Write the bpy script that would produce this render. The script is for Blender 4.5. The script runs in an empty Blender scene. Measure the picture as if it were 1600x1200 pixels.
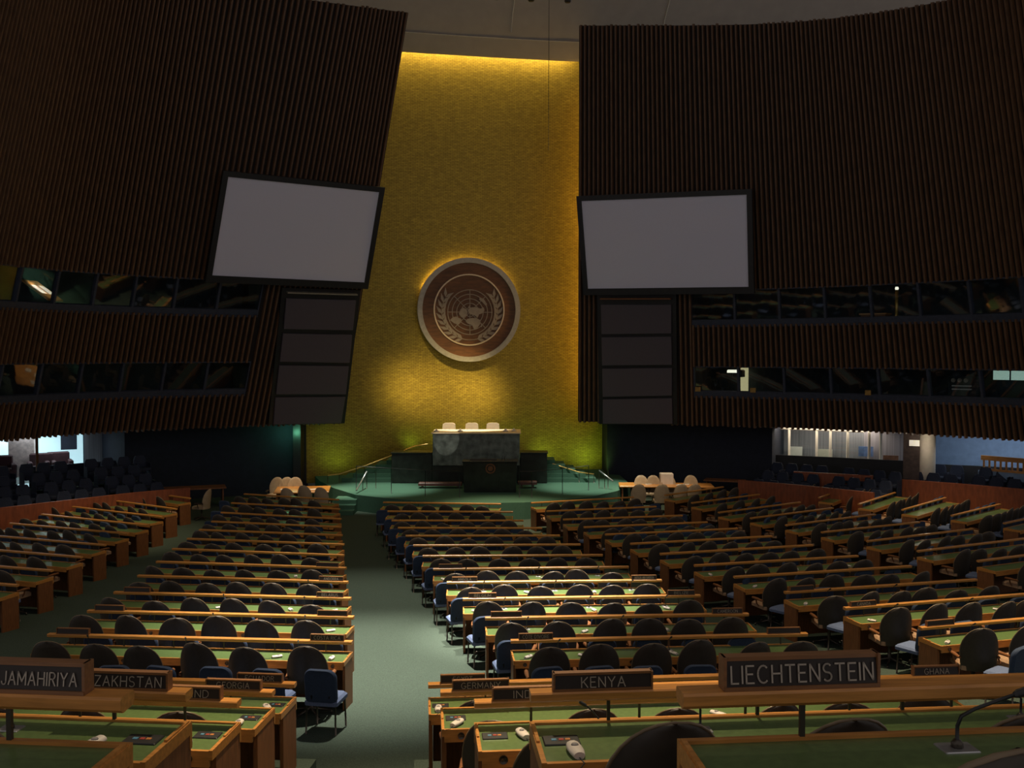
import bpy, math, random
from mathutils import Vector, Matrix
random.seed(7)
R = math.radians
# ---------------------------------------------------------------- camera, world, big lights, exposure
scene = bpy.context.scene
COL = scene.collection
F_PX, EYE = 1556.0, 5.88
PITCH = math.atan(50.0 / F_PX)
cam_data = bpy.data.cameras.new('camera')
cam = bpy.data.objects.new('camera', cam_data)
COL.objects.link(cam)
cam_data.sensor_width = 36.0
cam_data.lens = 36.0 * F_PX / 1600.0
cam_data.clip_end = 300
cam_data.clip_start = 0.05
cam.location = (0, 0, EYE)
cam.rotation_euler = (R(90) - PITCH, 0, 0)
scene.camera = cam
scene.view_settings.view_transform = 'Standard'
scene.view_settings.look = 'None'
scene.view_settings.exposure = 0.0
scene.view_settings.gamma = 1.0
scene.view_settings.use_curve_mapping = False

world = bpy.data.worlds.new('hall_ambient')
scene.world = world
world.use_nodes = True
bg = world.node_tree.nodes['Background']
bg.inputs[0].default_value = (1.0, 0.92, 0.90, 1)
bg.inputs[1].default_value = 0.27


def lamp(name, kind, loc, target, energy, color, size=0.2, size_y=None, angle=40, blend=0.6):
    d = bpy.data.lights.new(name, kind)
    d.energy = energy
    d.color = color
    if kind == 'AREA':
        d.size = size
        if size_y:
            d.shape = 'RECTANGLE'
            d.size_y = size_y
    elif kind == 'SPOT':
        d.shadow_soft_size = size
        d.spot_size = R(angle)
        d.spot_blend = blend
    else:
        d.shadow_soft_size = size
    o = bpy.data.objects.new(name, d)
    COL.objects.link(o)
    o.location = loc
    if target is not None:
        o.rotation_euler = (Vector(target) - Vector(loc)).to_track_quat('-Z', 'Y').to_euler()
    return o


WARM = (1.0, 0.80, 0.52)
WHITE = (1.0, 0.93, 0.80)
# downlights in the dome
lamp('downlight_centre_desks', 'SPOT', (2.6, 22.0, 21.0), (0.8, 18.7, 1.3), 90000, WHITE, 0.25, angle=16, blend=1.0)
lamp('downlight_aisle', 'SPOT', (-1.0, 18.0, 21.0), (-2.3, 16.4, 0.7), 64000, WHITE, 0.25, angle=27, blend=1.0)
lamp('downlight_aisle', 'SPOT', (-2.0, 22.0, 21.0), (-3.3, 22.0, 0.3), 13000, WHITE, 0.25, angle=26, blend=1.0)
lamp('downlight_right_desks', 'SPOT', (6.0, 17.0, 21.0), (7.4, 14.8, 1.2), 26000, WARM, 0.25, angle=24, blend=1.0)
lamp('downlight_rear_desks', 'SPOT', (0.5, 14.0, 20.0), (-0.4, 8.0, 3.0), 21000, WARM, 0.3, angle=30, blend=1.0)
lamp('downlight_general', 'SPOT', (0, 20.0, 22.5), (0, 20.0, 0), 3500, WARM, 0.6, angle=110, blend=1.0)
lamp('downlight_front_desks', 'SPOT', (1.0, 30.0, 21.0), (-0.2, 33.6, 0.8), 26000, WARM, 0.25, angle=17, blend=1.0)
# stage lights
lamp('dais_spot', 'SPOT', (-1.2, 39.6, 19.6), (-1.75, 42.2, 2.7), 30000, WHITE, 0.1, angle=14, blend=0.5)
lamp('marble_spot', 'SPOT', (-2.3, 24.0, 17.0), (-2.64, 39.75, 2.50), 6500, WHITE, 0.02, angle=2.9, blend=0.12)
lamp('stage_left_spot', 'SPOT', (-5.0, 34.0, 20.0), (-5.1, 38.2, 0.6), 24000, (0.95, 1.0, 0.85), 0.2, angle=15, blend=0.9)
lamp('stage_right_spot', 'SPOT', (3.0, 34.0, 20.0), (3.1, 38.9, 0.6), 24000, (0.95, 1.0, 0.85), 0.2, angle=15, blend=0.9)
lamp('downlight_far_right_desks', 'SPOT', (11.0, 28.0, 20.0), (14.0, 33.0, 0.8), 12000, WARM, 0.25, angle=20, blend=1.0)
lamp('downlight_far_left_desks', 'SPOT', (-9.0, 27.0, 20.0), (-12.6, 31.0, 0.8), 9000, WARM, 0.25, angle=24, blend=1.0)
lamp('table_left_spot', 'SPOT', (-7.0, 32.0, 20.0), (-7.6, 37.6, 0.8), 16000, WARM, 0.2, angle=11, blend=0.8)
lamp('table_right_spot', 'SPOT', (5.0, 32.0, 20.0), (5.6, 37.6, 0.8), 12000, WARM, 0.2, angle=14, blend=0.8)


# ---------------------------------------------------------------- projection helpers (measured layout)
CP, SP = math.cos(PITCH), math.sin(PITCH)


def ray(px, py):
    u = (px - 800) / F_PX
    v = (600 - py) / F_PX
    return Vector((u, CP + v * SP, v * CP - SP))


def at(px, py, Y):
    d = ray(px, py)
    return Vector((0, 0, EYE)) + d * (Y / d.y)


def at_z(px, py, z):
    d = ray(px, py)
    return Vector((0, 0, EYE)) + d * ((z - EYE) / d.z)


def proj(p):
    x, y, z = p[0], p[1], p[2] - EYE
    w = CP * y - SP * z
    v = SP * y + CP * z
    return (800 + F_PX * x / w, 600 - F_PX * v / w, w)


RAILD = [(9.0, 3.74), (14.4, 4.15), (16.2, 4.27), (18, 4.41), (19.8, 4.52), (21.6, 4.62), (23.4, 4.71), (25.2, 4.80),
         (27, 4.89), (28.8, 4.96), (30.6, 5.0), (60, 5.0)]


def floor_z(Y):
    if Y <= RAILD[0][0]:
        return 5.0 - RAILD[0][1]
    for (a, da), (b, db) in zip(RAILD, RAILD[1:]):
        if Y <= b:
            return 5.0 - (da + (db - da) * (Y - a) / (b - a))
    return 0.0


# ---------------------------------------------------------------- materials
MATS = {}


def mat(name, col, rough=0.6, metal=0.0, var=0.25, scale=8.0, stretch=(1, 1, 1), spec=0.5, emit=None, estr=0.0, bump=0.0, coat=0.0):
    if name in MATS:
        return MATS[name]
    m = bpy.data.materials.new(name)
    m.use_nodes = True
    nt = m.node_tree
    b = nt.nodes['Principled BSDF']
    b.inputs['Roughness'].default_value = rough
    b.inputs['Metallic'].default_value = metal
    b.inputs['Specular IOR Level'].default_value = spec
    b.inputs['Coat Weight'].default_value = coat
    b.inputs['Coat Roughness'].default_value = 0.12
    tc = nt.nodes.new('ShaderNodeTexCoord')
    mp = nt.nodes.new('ShaderNodeMapping')
    mp.inputs['Scale'].default_value = stretch
    nz = nt.nodes.new('ShaderNodeTexNoise')
    nz.inputs['Scale'].default_value = scale
    nz.inputs['Detail'].default_value = 4
    nt.links.new(tc.outputs['Object'], mp.inputs['Vector'])
    nt.links.new(mp.outputs[0], nz.inputs['Vector'])
    rp = nt.nodes.new('ShaderNodeValToRGB')
    rp.color_ramp.elements[0].position = 0.3
    rp.color_ramp.elements[1].position = 0.7
    lo = [c * (1 - var) for c in col]
    hi = [min(1, c * (1 + var)) for c in col]
    rp.color_ramp.elements[0].color = (*lo, 1)
    rp.color_ramp.elements[1].color = (*hi, 1)
    nt.links.new(nz.outputs['Fac'], rp.inputs['Fac'])
    nt.links.new(rp.outputs['Color'], b.inputs['Base Color'])
    if bump:
        bp = nt.nodes.new('ShaderNodeBump')
        bp.inputs['Strength'].default_value = bump
        nt.links.new(nz.outputs['Fac'], bp.inputs['Height'])
        nt.links.new(bp.outputs['Normal'], b.inputs['Normal'])
    if emit:
        b.inputs['Emission Color'].default_value = (*emit, 1)
        b.inputs['Emission Strength'].default_value = estr
    MATS[name] = m
    return m


WOOD = mat('honey_wood', (0.50, 0.215, 0.050), 0.30, var=0.22, scale=6, stretch=(1, 9, 9), spec=0.5)
WOOD_D = mat('panel_wood', (0.20, 0.075, 0.024), 0.5, var=0.25, scale=6, stretch=(9, 9, 1))
REDWOOD = mat('red_wood', (0.22, 0.055, 0.018), 0.5, var=0.25, scale=3, stretch=(4, 4, 1))
LEATHER = mat('green_leather', (0.10, 0.155, 0.050), 0.28, var=0.15, scale=30, spec=0.6)
CHAIR = mat('brown_chair_leather', (0.033, 0.024, 0.015), 0.55, var=0.15, scale=20)
CHAIR_SEAT = mat('tan_seat', (0.35, 0.21, 0.12), 0.6, var=0.15, scale=20)
PIPING = mat('chair_piping', (0.16, 0.11, 0.06), 0.45, var=0.1)
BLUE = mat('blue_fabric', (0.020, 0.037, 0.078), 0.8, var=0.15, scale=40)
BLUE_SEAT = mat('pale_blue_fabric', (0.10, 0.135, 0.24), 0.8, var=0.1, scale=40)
NAVY = mat('navy_fabric', (0.009, 0.016, 0.040), 0.8, var=0.2, scale=25)
METAL = mat('dark_metal', (0.085, 0.072, 0.058), 0.35, metal=0.7, var=0.1)
STEEL = mat('brushed_steel', (0.45, 0.45, 0.45), 0.35, metal=0.8, var=0.1)
BLACK = mat('black_plastic', (0.012, 0.012, 0.013), 0.45, var=0.2)
IVORY = mat('ivory_plastic', (0.62, 0.55, 0.48), 0.45, var=0.06)
PLATE = mat('plate_black', (0.016, 0.009, 0.006), 0.5, var=0.2)
PLATEW = mat('plate_wood', (0.20, 0.085, 0.03), 0.45, var=0.2, stretch=(1, 8, 8))
LETTER = mat('plate_lettering', (0.36, 0.30, 0.24), 0.5, var=0.08)
CARPET = mat('green_carpet', (0.048, 0.066, 0.051), 0.95, var=0.3, scale=60, spec=0.1, bump=0.2)
STAGE_C = mat('stage_carpet', (0.060, 0.130, 0.090), 0.95, var=0.2, scale=60, spec=0.1)
MARBLE = mat('grey_green_marble', (0.12, 0.14, 0.125), 0.3, var=0.55, scale=3.5)
MARBLE_D = mat('dark_green_marble', (0.012, 0.016, 0.013), 0.3, var=0.5, scale=4)
CREAM = mat('cream_leather', (0.75, 0.58, 0.36), 0.55, var=0.08)
BEIGE = mat('beige_leather', (0.36, 0.27, 0.17), 0.55, var=0.1)
SLAT = mat('slat_wood', (0.122, 0.060, 0.028), 0.55, var=0.3, scale=4, stretch=(3, 3, 0.4))
BACKING = mat('slat_backing', (0.012, 0.007, 0.005), 0.8, var=0.2)
SCREEN = mat('screen_fabric', (0.76, 0.75, 0.90), 0.9, var=0.02, scale=60)
SPKR = mat('speaker_cloth', (0.095, 0.080, 0.098), 0.9, var=0.1, scale=60)
PLASTER = mat('ceiling_plaster', (0.36, 0.32, 0.28), 0.9, var=0.05, scale=2)
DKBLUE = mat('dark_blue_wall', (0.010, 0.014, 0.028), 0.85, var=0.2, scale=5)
LTBLUE = mat('pale_blue_wall', (0.18, 0.27, 0.42), 0.8, var=0.1, scale=5)
BOOTH = mat('booth_wall', (0.030, 0.042, 0.055), 0.8, var=0.3, scale=2)
SILL = mat('booth_sill', (0.030, 0.038, 0.065), 0.6, var=0.2)
WHITEP = mat('white_paint', (0.62, 0.57, 0.48), 0.7, var=0.05)
CURTAIN = mat('grey_curtain', (0.24, 0.23, 0.26), 0.9, var=0.3, scale=3, stretch=(6, 6, 0.1))
BRASS = mat('brass', (0.62, 0.40, 0.12), 0.35, metal=0.6, var=0.1)
ROSE = mat('bronze_disc', (0.15, 0.058, 0.016), 0.5, var=0.3, scale=2.5, stretch=(1, 1, 4))
RINGM = mat('emblem_ring', (0.42, 0.37, 0.29), 0.35, metal=0.4, var=0.1)
RELIEF = mat('emblem_relief', (0.36, 0.28, 0.21), 0.5, metal=0.2, var=0.1)
PAPER = mat('paper', (0.75, 0.70, 0.66), 0.8, var=0.04)
ORANGE = mat('button_orange', (0.55, 0.2, 0.05), 0.4, emit=(1, 0.35, 0.08), estr=0.04)
REDB = mat('button_red', (0.4, 0.06, 0.04), 0.4, emit=(1, 0.1, 0.05), estr=0.03)
CYANB = mat('button_blue', (0.10, 0.25, 0.36), 0.4, emit=(0.1, 0.5, 0.8), estr=0.02)
GLOW_COOL = mat('glowing_lounge_wall', (0.7, 0.85, 0.9), 0.8, var=0.08, emit=(0.55, 0.86, 0.95), estr=0.75)  # lounge brightness put into the wall itself as emission
LAMP_GLOW = mat('lamp_glow', (0.9, 0.9, 0.8), 0.6, emit=(1, 0.93, 0.75), estr=1.2)
DOOR_GLOW = mat('doorway_glow', (0.8, 0.75, 0.5), 0.6, emit=(1, 0.85, 0.45), estr=0.42)
TUBE_GLOW = mat('tube_glow', (0.8, 0.9, 0.85), 0.6, emit=(0.65, 0.95, 0.80), estr=0.35)


def gold_material():
    m = bpy.data.materials.new('gold_mosaic')
    m.use_nodes = True
    nt = m.node_tree
    b = nt.nodes['Principled BSDF']
    b.inputs['Roughness'].default_value = 0.42
    b.inputs['Metallic'].default_value = 0.55
    tc = nt.nodes.new('ShaderNodeTexCoord')
    mp = nt.nodes.new('ShaderNodeMapping')
    mp.inputs['Rotation'].default_value = (R(90), 0, 0)
    br = nt.nodes.new('ShaderNodeTexBrick')
    br.inputs['Scale'].default_value = 1.0
    br.inputs['Brick Width'].default_value = 0.20
    br.inputs['Row Height'].default_value = 0.065
    br.inputs['Mortar Size'].default_value = 0.006
    br.inputs['Color1'].default_value = (0.56, 0.40, 0.055, 1)
    br.inputs['Color2'].default_value = (0.42, 0.30, 0.042, 1)
    br.inputs['Mortar'].default_value = (0.20, 0.12, 0.02, 1)
    nz = nt.nodes.new('ShaderNodeTexNoise')
    nz.inputs['Scale'].default_value = 5.0
    nz.inputs['Detail'].default_value = 6
    nz.inputs['Roughness'].default_value = 0.75
    mp2 = nt.nodes.new('ShaderNodeMapping')
    mp2.inputs['Scale'].default_value = (1, 1, 3.5)
    mx = nt.nodes.new('ShaderNodeMix')
    mx.data_type = 'RGBA'
    mx.blend_type = 'MULTIPLY'
    mx.inputs['Factor'].default_value = 0.75
    rp = nt.nodes.new('ShaderNodeValToRGB')
    rp.color_ramp.elements[0].position = 0.30
    rp.color_ramp.elements[1].position = 0.68
    rp.color_ramp.elements[0].color = (0.42, 0.38, 0.30, 1)
    rp.color_ramp.elements[1].color = (1, 1, 1, 1)
    L = nt.links.new
    L(tc.outputs['Object'], mp.inputs['Vector'])
    L(tc.outputs['Object'], mp2.inputs['Vector'])
    L(mp.outputs[0], br.inputs['Vector'])
    L(mp2.outputs[0], nz.inputs['Vector'])
    L(nz.outputs['Fac'], rp.inputs['Fac'])
    L(br.outputs['Color'], mx.inputs['A'])
    L(rp.outputs['Color'], mx.inputs['B'])
    L(mx.outputs['Result'], b.inputs['Base Color'])
    bp = nt.nodes.new('ShaderNodeBump')
    bp.inputs['Strength'].default_value = 0.25
    L(nz.outputs['Fac'], bp.inputs['Height'])
    L(bp.outputs['Normal'], b.inputs['Normal'])
    return m


GOLD = gold_material()


def glass_material(name, tint, refl):
    m = bpy.data.materials.new(name)
    m.use_nodes = True
    nt = m.node_tree
    nt.nodes.remove(nt.nodes['Principled BSDF'])
    out = nt.nodes['Material Output']
    tr = nt.nodes.new('ShaderNodeBsdfTransparent')
    tr.inputs[0].default_value = (*tint, 1)
    gl = nt.nodes.new('ShaderNodeBsdfGlossy')
    gl.inputs['Roughness'].default_value = 0.03
    gl.inputs[0].default_value = (0.9, 0.95, 1, 1)
    mx = nt.nodes.new('ShaderNodeMixShader')
    mx.inputs[0].default_value = refl
    nt.links.new(tr.outputs[0], mx.inputs[1])
    nt.links.new(gl.outputs[0], mx.inputs[2])
    nt.links.new(mx.outputs[0], out.inputs[0])
    return m


GLASS = glass_material('booth_glass', (0.80, 0.88, 0.88), 0.10)


# ---------------------------------------------------------------- mesh builder
class MB:
    def __init__(self):
        self.v, self.f, self.m, self.mats, self.s = [], [], [], [], []
        self.cur = 0
        self.smooth = False

    def use(self, m):
        if m not in self.mats:
            self.mats.append(m)
        self.cur = self.mats.index(m)
        return self

    def add(self, vs, fs, smooth=None):
        o = len(self.v)
        self.v += [tuple(p) for p in vs]
        sm = self.smooth if smooth is None else smooth
        for f in fs:
            self.f.append([i + o for i in f])
            self.m.append(self.cur)
            self.s.append(sm)
        return self

    def hexa(self, p):  # 8 points: bottom 4 ccw, top 4 ccw
        return self.add(p, [(3, 2, 1, 0), (4, 5, 6, 7), (0, 1, 5, 4), (1, 2, 6, 5), (2, 3, 7, 6), (3, 0, 4, 7)])

    def box(self, x0, x1, y0, y1, z0, z1):
        return self.hexa([(x0, y0, z0), (x1, y0, z0), (x1, y1, z0), (x0, y1, z0), (x0, y0, z1), (x1, y0, z1), (x1, y1, z1), (x0, y1, z1)])

    def extrude_x(self, prof, x0, x1):  # profile of (y,z), ccw seen from +x
        n = len(prof)
        vs = [(x0, y, z) for y, z in prof] + [(x1, y, z) for y, z in prof]
        fs = [tuple(range(n - 1, -1, -1)), tuple(range(n, 2 * n))]
        for i in range(n):
            j = (i + 1) % n
            fs.append((i, j, n + j, n + i))
        return self.add(vs, fs)

    def prism(self, poly, z0, z1):
        n = len(poly)
        vs = [(x, y, z0) for x, y in poly] + [(x, y, z1) for x, y in poly]
        fs = [tuple(range(n - 1, -1, -1)), tuple(range(n, 2 * n))]
        for i in range(n):
            j = (i + 1) % n
            fs.append((i, j, n + j, n + i))
        return self.add(vs, fs)

    def cbox(self, x0, x1, y0, y1, z0, z1, c=0.01):  # box with chamfered vertical and top edges
        def ring(ix, z):
            a, b, d, e = x0 + ix, x1 - ix, y0 + ix, y1 - ix
            k = c
            return [(a + k, d, z), (b - k, d, z), (b, d + k, z), (b, e - k, z), (b - k, e, z), (a + k, e, z), (a, e - k, z), (a, d + k, z)]
        rings = [ring(0, z0), ring(0, z1 - c), ring(c, z1)]
        vs = sum(rings, [])
        fs = [tuple(range(7, -1, -1)), tuple(range(16, 24))]
        for r in range(2):
            for i in range(8):
                j = (i + 1) % 8
                fs.append((r * 8 + i, r * 8 + j, r * 8 + 8 + j, r * 8 + 8 + i))
        return self.add(vs, fs)

    def tube(self, pts, rad, n=8, caps=True):
        pts = [Vector(p) for p in pts]
        rads = rad if isinstance(rad, (list, tuple)) else [rad] * len(pts)
        vs, fs = [], []
        for i, p in enumerate(pts):
            t = (pts[min(i + 1, len(pts) - 1)] - pts[max(i - 1, 0)])
            t = t.normalized() if t.length > 1e-9 else Vector((0, 0, 1))
            up = Vector((0, 0, 1)) if abs(t.z) < 0.9 else Vector((0, 1, 0))
            a = t.cross(up).normalized()
            b = a.cross(t).normalized()
            for k in range(n):
                an = 2 * math.pi * k / n
                vs.append(p + (a * math.cos(an) + b * math.sin(an)) * rads[i])
        for i in range(len(pts) - 1):
            for k in range(n):
                j = (k + 1) % n
                fs.append((i * n + k, i * n + j, (i + 1) * n + j, (i + 1) * n + k))
        if caps:
            fs.append(tuple(range(n)))
            fs.append(tuple(range((len(pts) - 1) * n + n - 1, (len(pts) - 1) * n - 1, -1)))
        return self.add(vs, fs, True)

    def lathe(self, prof, n=16, c=(0, 0, 0)):  # (r,z) profile around z
        vs, fs = [], []
        for r, z in prof:
            for k in range(n):
                a = 2 * math.pi * k / n
                vs.append((c[0] + r * math.cos(a), c[1] + r * math.sin(a), c[2] + z))
        for i in range(len(prof) - 1):
            for k in range(n):
                j = (k + 1) % n
                fs.append((i * n + k, i * n + j, (i + 1) * n + j, (i + 1) * n + k))
        fs.append(tuple(range(n - 1, -1, -1)))
        fs.append(tuple(range((len(prof) - 1) * n, len(prof) * n)))
        return self.add(vs, fs, True)

    def grid(self, rows, smooth=True, closed_u=False):
        nr, nc = len(rows), len(rows[0])
        vs = sum([list(r) for r in rows], [])
        fs = []
        for i in range(nr - 1):
            for j in range(nc if closed_u else nc - 1):
                k = (j + 1) % nc
                fs.append((i * nc + j, i * nc + k, (i + 1) * nc + k, (i + 1) * nc + j))
        return self.add(vs, fs, smooth)

    def merge(self, other, M=None):
        base = len(self.v)
        self.v += [tuple(M @ Vector(p)) for p in other.v] if M else list(other.v)
        for f, mi, s in zip(other.f, other.m, other.s):
            self.use(other.mats[mi])
            self.f.append([i + base for i in f])
            self.m.append(self.cur)
            self.s.append(s)
        return self

    def mesh(self, name):
        me = bpy.data.meshes.new(name)
        me.from_pydata(self.v, [], self.f)
        for m in self.mats:
            me.materials.append(m)
        me.polygons.foreach_set('material_index', self.m)
        me.polygons.foreach_set('use_smooth', self.s)
        me.update()
        return me

    def build(self, name, m=None, parent=None, loc=None, rz=0, bevel=0):
        if m is not None:
            self.mats = [m]
            self.m = [0] * len(self.f)
        o = bpy.data.objects.new(name, self.mesh(name))
        COL.objects.link(o)
        if parent is not None:
            o.parent = parent
        if loc is not None:
            o.location = loc
        if rz:
            o.rotation_euler = (0, 0, rz)
        if bevel:
            b = o.modifiers.new('bevel', 'BEVEL')
            b.width = bevel
            b.segments = 2
            b.limit_method = 'ANGLE'
        return o


def empty(name, loc, rz=0):
    o = bpy.data.objects.new(name, None)
    o.empty_display_size = 0.2
    COL.objects.link(o)
    o.location = loc
    o.rotation_euler = (0, 0, rz)
    return o


def tag(o, label, cat, group=None, kind=None):
    if label:
        o['label'] = label
    if cat:
        o['category'] = cat
    if group:
        o['group'] = group
    if kind:
        o['kind'] = kind
    return o


def struct(o):
    o['kind'] = 'structure'
    return o


def link_mesh(name, me, parent=None, loc=None, rz=0):
    o = bpy.data.objects.new(name, me)
    COL.objects.link(o)
    if parent is not None:
        o.parent = parent
    if loc is not None:
        o.location = loc
        o.rotation_euler = (0, 0, rz)
    return o


def arc(cx, cy, rx, ry, a0, a1, n=8):
    return [(cx + rx * math.cos(R(a0 + (a1 - a0) * i / n)), cy + ry * math.sin(R(a0 + (a1 - a0) * i / n))) for i in range(n + 1)]


GLYPH = {   # width, strokes on a unit-high cell
    'A': (.66, [[(0, 0), (.33, 1), (.66, 0)], [(.12, .36), (.54, .36)]]),
    'B': (.54, [[(0, 0), (0, 1), (.28, 1)] + arc(.28, .76, .22, .24, 90, -90) + [(0, .52), (.28, .52)] + arc(.28, .26, .26, .26, 90, -90) + [(0, 0)]]),
    'C': (.66, [arc(.35, .5, .35, .5, 50, 310, 14)]),
    'D': (.60, [[(0, 0), (0, 1), (.22, 1)] + arc(.22, .5, .38, .5, 90, -90, 12) + [(0, 0)]]),
    'E': (.48, [[(.48, 0), (0, 0), (0, 1), (.48, 1)], [(0, .52), (.40, .52)]]),
    'F': (.46, [[(0, 0), (0, 1), (.46, 1)], [(0, .52), (.38, .52)]]),
    'G': (.68, [arc(.35, .5, .35, .5, 50, 345, 14) + [(.68, .44), (.40, .44)]]),
    'H': (.60, [[(0, 0), (0, 1)], [(.60, 0), (.60, 1)], [(0, .52), (.60, .52)]]),
    'I': (.0, [[(0, 0), (0, 1)]]),
    'J': (.40, [[(.40, 1), (.40, .24)] + arc(.20, .22, .20, .22, 0, -180)]),
    'K': (.56, [[(0, 0), (0, 1)], [(.54, 1), (0, .40)], [(.18, .58), (.56, 0)]]),
    'L': (.44, [[(0, 1), (0, 0), (.44, 0)]]),
    'M': (.74, [[(0, 0), (0, 1), (.37, .25), (.74, 1), (.74, 0)]]),
    'N': (.60, [[(0, 0), (0, 1), (.60, 0), (.60, 1)]]),
    'O': (.70, [arc(.35, .5, .35, .5, 90, 450, 18)]),
    'P': (.52, [[(0, 0), (0, 1), (.26, 1)] + arc(.26, .74, .26, .26, 90, -90) + [(0, .48)]]),
    'R': (.54, [[(0, 0), (0, 1), (.26, 1)] + arc(.26, .75, .25, .25, 90, -90) + [(0, .5)], [(.26, .5), (.54, 0)]]),
    'S': (.52, [arc(.26, .75, .25, .25, 40, 270, 10) + arc(.26, .25, .26, .25, 90, -140, 10)]),
    'T': (.60, [[(.30, 0), (.30, 1)], [(0, 1), (.60, 1)]]),
    'U': (.58, [[(0, 1), (0, .28)] + arc(.29, .28, .29, .28, 180, 360) + [(.58, 1)]]),
    'V': (.64, [[(0, 1), (.32, 0), (.64, 1)]]),
    'Y': (.62, [[(0, 1), (.31, .48), (.62, 1)], [(.31, .48), (.31, 0)]]),
    'Z': (.56, [[(0, 1), (.56, 1), (0, 0), (.56, 0)]]),
    'Ô': (.70, [arc(.35, .5, .35, .5, 90, 450, 18), [(.2, 1.12), (.35, 1.24), (.5, 1.12)]]),
    "'": (.05, [[(.05, 1), (0, .76)]]),
    ' ': (.20, []),
}


def text_mesh(body, width, height, depth=0.003):
    strokes, x = [], 0.0
    for ch in body:
        w, st = GLYPH[ch]
        strokes += [[(px + x, py) for px, py in s_] for s_ in st]
        x += w + 0.26
    x -= 0.26
    sx = width / x
    hw = height * 0.052
    b = MB()
    for st in strokes:
        P_ = [Vector((px * sx - width / 2, (py - 0.5) * height)) for px, py in st]
        n = len(P_)
        for i in range(n - 1):
            d = (P_[i + 1] - P_[i])
            if d.length < 1e-7:
                continue
            d.normalize()
            e = d * hw * 0.6
            m = Vector((-d.y, d.x)) * hw
            q = [P_[i] - e - m, P_[i + 1] + e - m, P_[i + 1] + e + m, P_[i] - e + m]
            b.add([(v.x, -depth, v.y) for v in q], [(0, 1, 2, 3)])
    b.mats = [LETTER]
    b.m = [0] * len(b.f)
    return b.mesh('lettering')


ORD = ['zeroth', 'first', 'second', 'third', 'fourth', 'fifth', 'sixth', 'seventh', 'eighth', 'ninth', 'tenth', 'eleventh', 'twelfth',
       'thirteenth', 'fourteenth', 'fifteenth', 'sixteenth', 'seventeenth', 'eighteenth', 'nineteenth', 'twentieth'] + ['twenty-%s' % q for q in 'first second third fourth fifth sixth seventh eighth ninth'.split()]

# ================================================================ SETTING
# ---- main floor (sloping bowl) -------------------------------------------------
fb = MB()
ys = [9.3, 10.5, 12.5, 14.4, 16.2, 18, 19.8, 21.6, 23.4, 25.2, 27, 28.8, 30.6, 36, 46]
rows = [[(x, y, floor_z(y)) for x in (-26, -13, 0, 13, 26)] for y in ys]
fb.grid(rows, smooth=True)
fb.grid([[(x, y, floor_z(9.3) - 0.35 * (y < 9.3)) for x in (-26, 26)] for y in (-3, 9.3)], smooth=False)
struct(fb.build('floor', CARPET))

# ---- curved, leaning side walls ------------------------------------------------
ZB = 2.95
DB = 2.93


def soffit_pt(px, py):
    return at_z(px, py, ZB)


LB = [at_z(533, 660, ZB), at_z(420, 664, ZB), at_z(215, 672, ZB), at_z(0, 688, ZB), at_z(-200, 714, ZB)]
LT = [at(638, 20, 38.3), at(545, 8, 37.0), at(330, -20, 34.3), at(150, -50, 31.3), at(-10, -80, 27.0)]
RB = [at_z(903, 658, ZB), at_z(1195, 667, ZB), at_z(1400, 676, ZB), at_z(1600, 688, ZB), at_z(1800, 706, ZB)]
RT = [at(905, 40, 39.3), at(1170, 38, 36.5), at(1340, 24, 34.2), at(1510, -5, 31.2), at(1700, -45, 27.3)]


def catmull(pts, t):
    n = len(pts) - 1
    x = max(0.0, min(n - 1e-6, t * n))
    i = int(x)
    f = x - i
    p1, p2 = pts[i], pts[i + 1]
    p0 = pts[i - 1] if i > 0 else p1 * 2 - p2
    p3 = pts[i + 2] if i + 2 <= n else p2 * 2 - p1
    return 0.5 * ((2 * p1) + (p2 - p0) * f + (2 * p0 - 5 * p1 + 4 * p2 - p3) * f * f + (3 * p1 - p0 - 3 * p2 + p3) * f ** 3)


class Wall:
    def __init__(self, B, T):
        self.B, self.T = B, T
        N = 400
        self.len = [0.0]
        prev = catmull(B, 0)
        for i in range(1, N + 1):
            p = catmull(B, i / N)
            self.len.append(self.len[-1] + (p - prev).length)
            prev = p
        self.L = self.len[-1]
        self.N = N

    def par(self, s):  # arc length -> t
        s = max(0, min(self.L, s))
        for i in range(self.N):
            if self.len[i + 1] >= s:
                d = self.len[i + 1] - self.len[i]
                return (i + (s - self.len[i]) / d) / self.N
        return 1.0

    def P(self, s, z):
        t = self.par(s)
        b, tp = catmull(self.B, t), catmull(self.T, t)
        k = (z - b.z) / (tp.z - b.z)
        return b + (tp - b) * k

    def top(self, s):
        return catmull(self.T, self.par(s)).z

    def nrm(self, s, z):
        e = 0.05
        a = self.P(max(0, s - e), z)
        b = self.P(min(self.L, s + e), z)
        du = b - a
        dv = self.P(s, z + 0.5) - self.P(s, z - 0.5)
        n = du.cross(dv).normalized()
        if n.dot(Vector((0, 0, EYE)) - self.P(s, z)) < 0:
            n = -n
        return n

    def s_px(self, px, z):
        lo, hi = 0.0, self.L
        s0 = proj(self.P(lo, z))[0]
        s1 = proj(self.P(hi, z))[0]
        inc = s1 > s0
        for _ in range(40):
            mid = (lo + hi) / 2
            v = proj(self.P(mid, z))[0]
            if (v < px) == inc:
                lo = mid
            else:
                hi = mid
        return (lo + hi) / 2


WL, WR = Wall(LB, LT), Wall(RB, RT)
BANDS = {'left': dict(w1=(7.34, 8.62), w2=(4.27, 5.52)), 'right': dict(w1=(6.98, 8.30), w2=(4.17, 5.32))}


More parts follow.
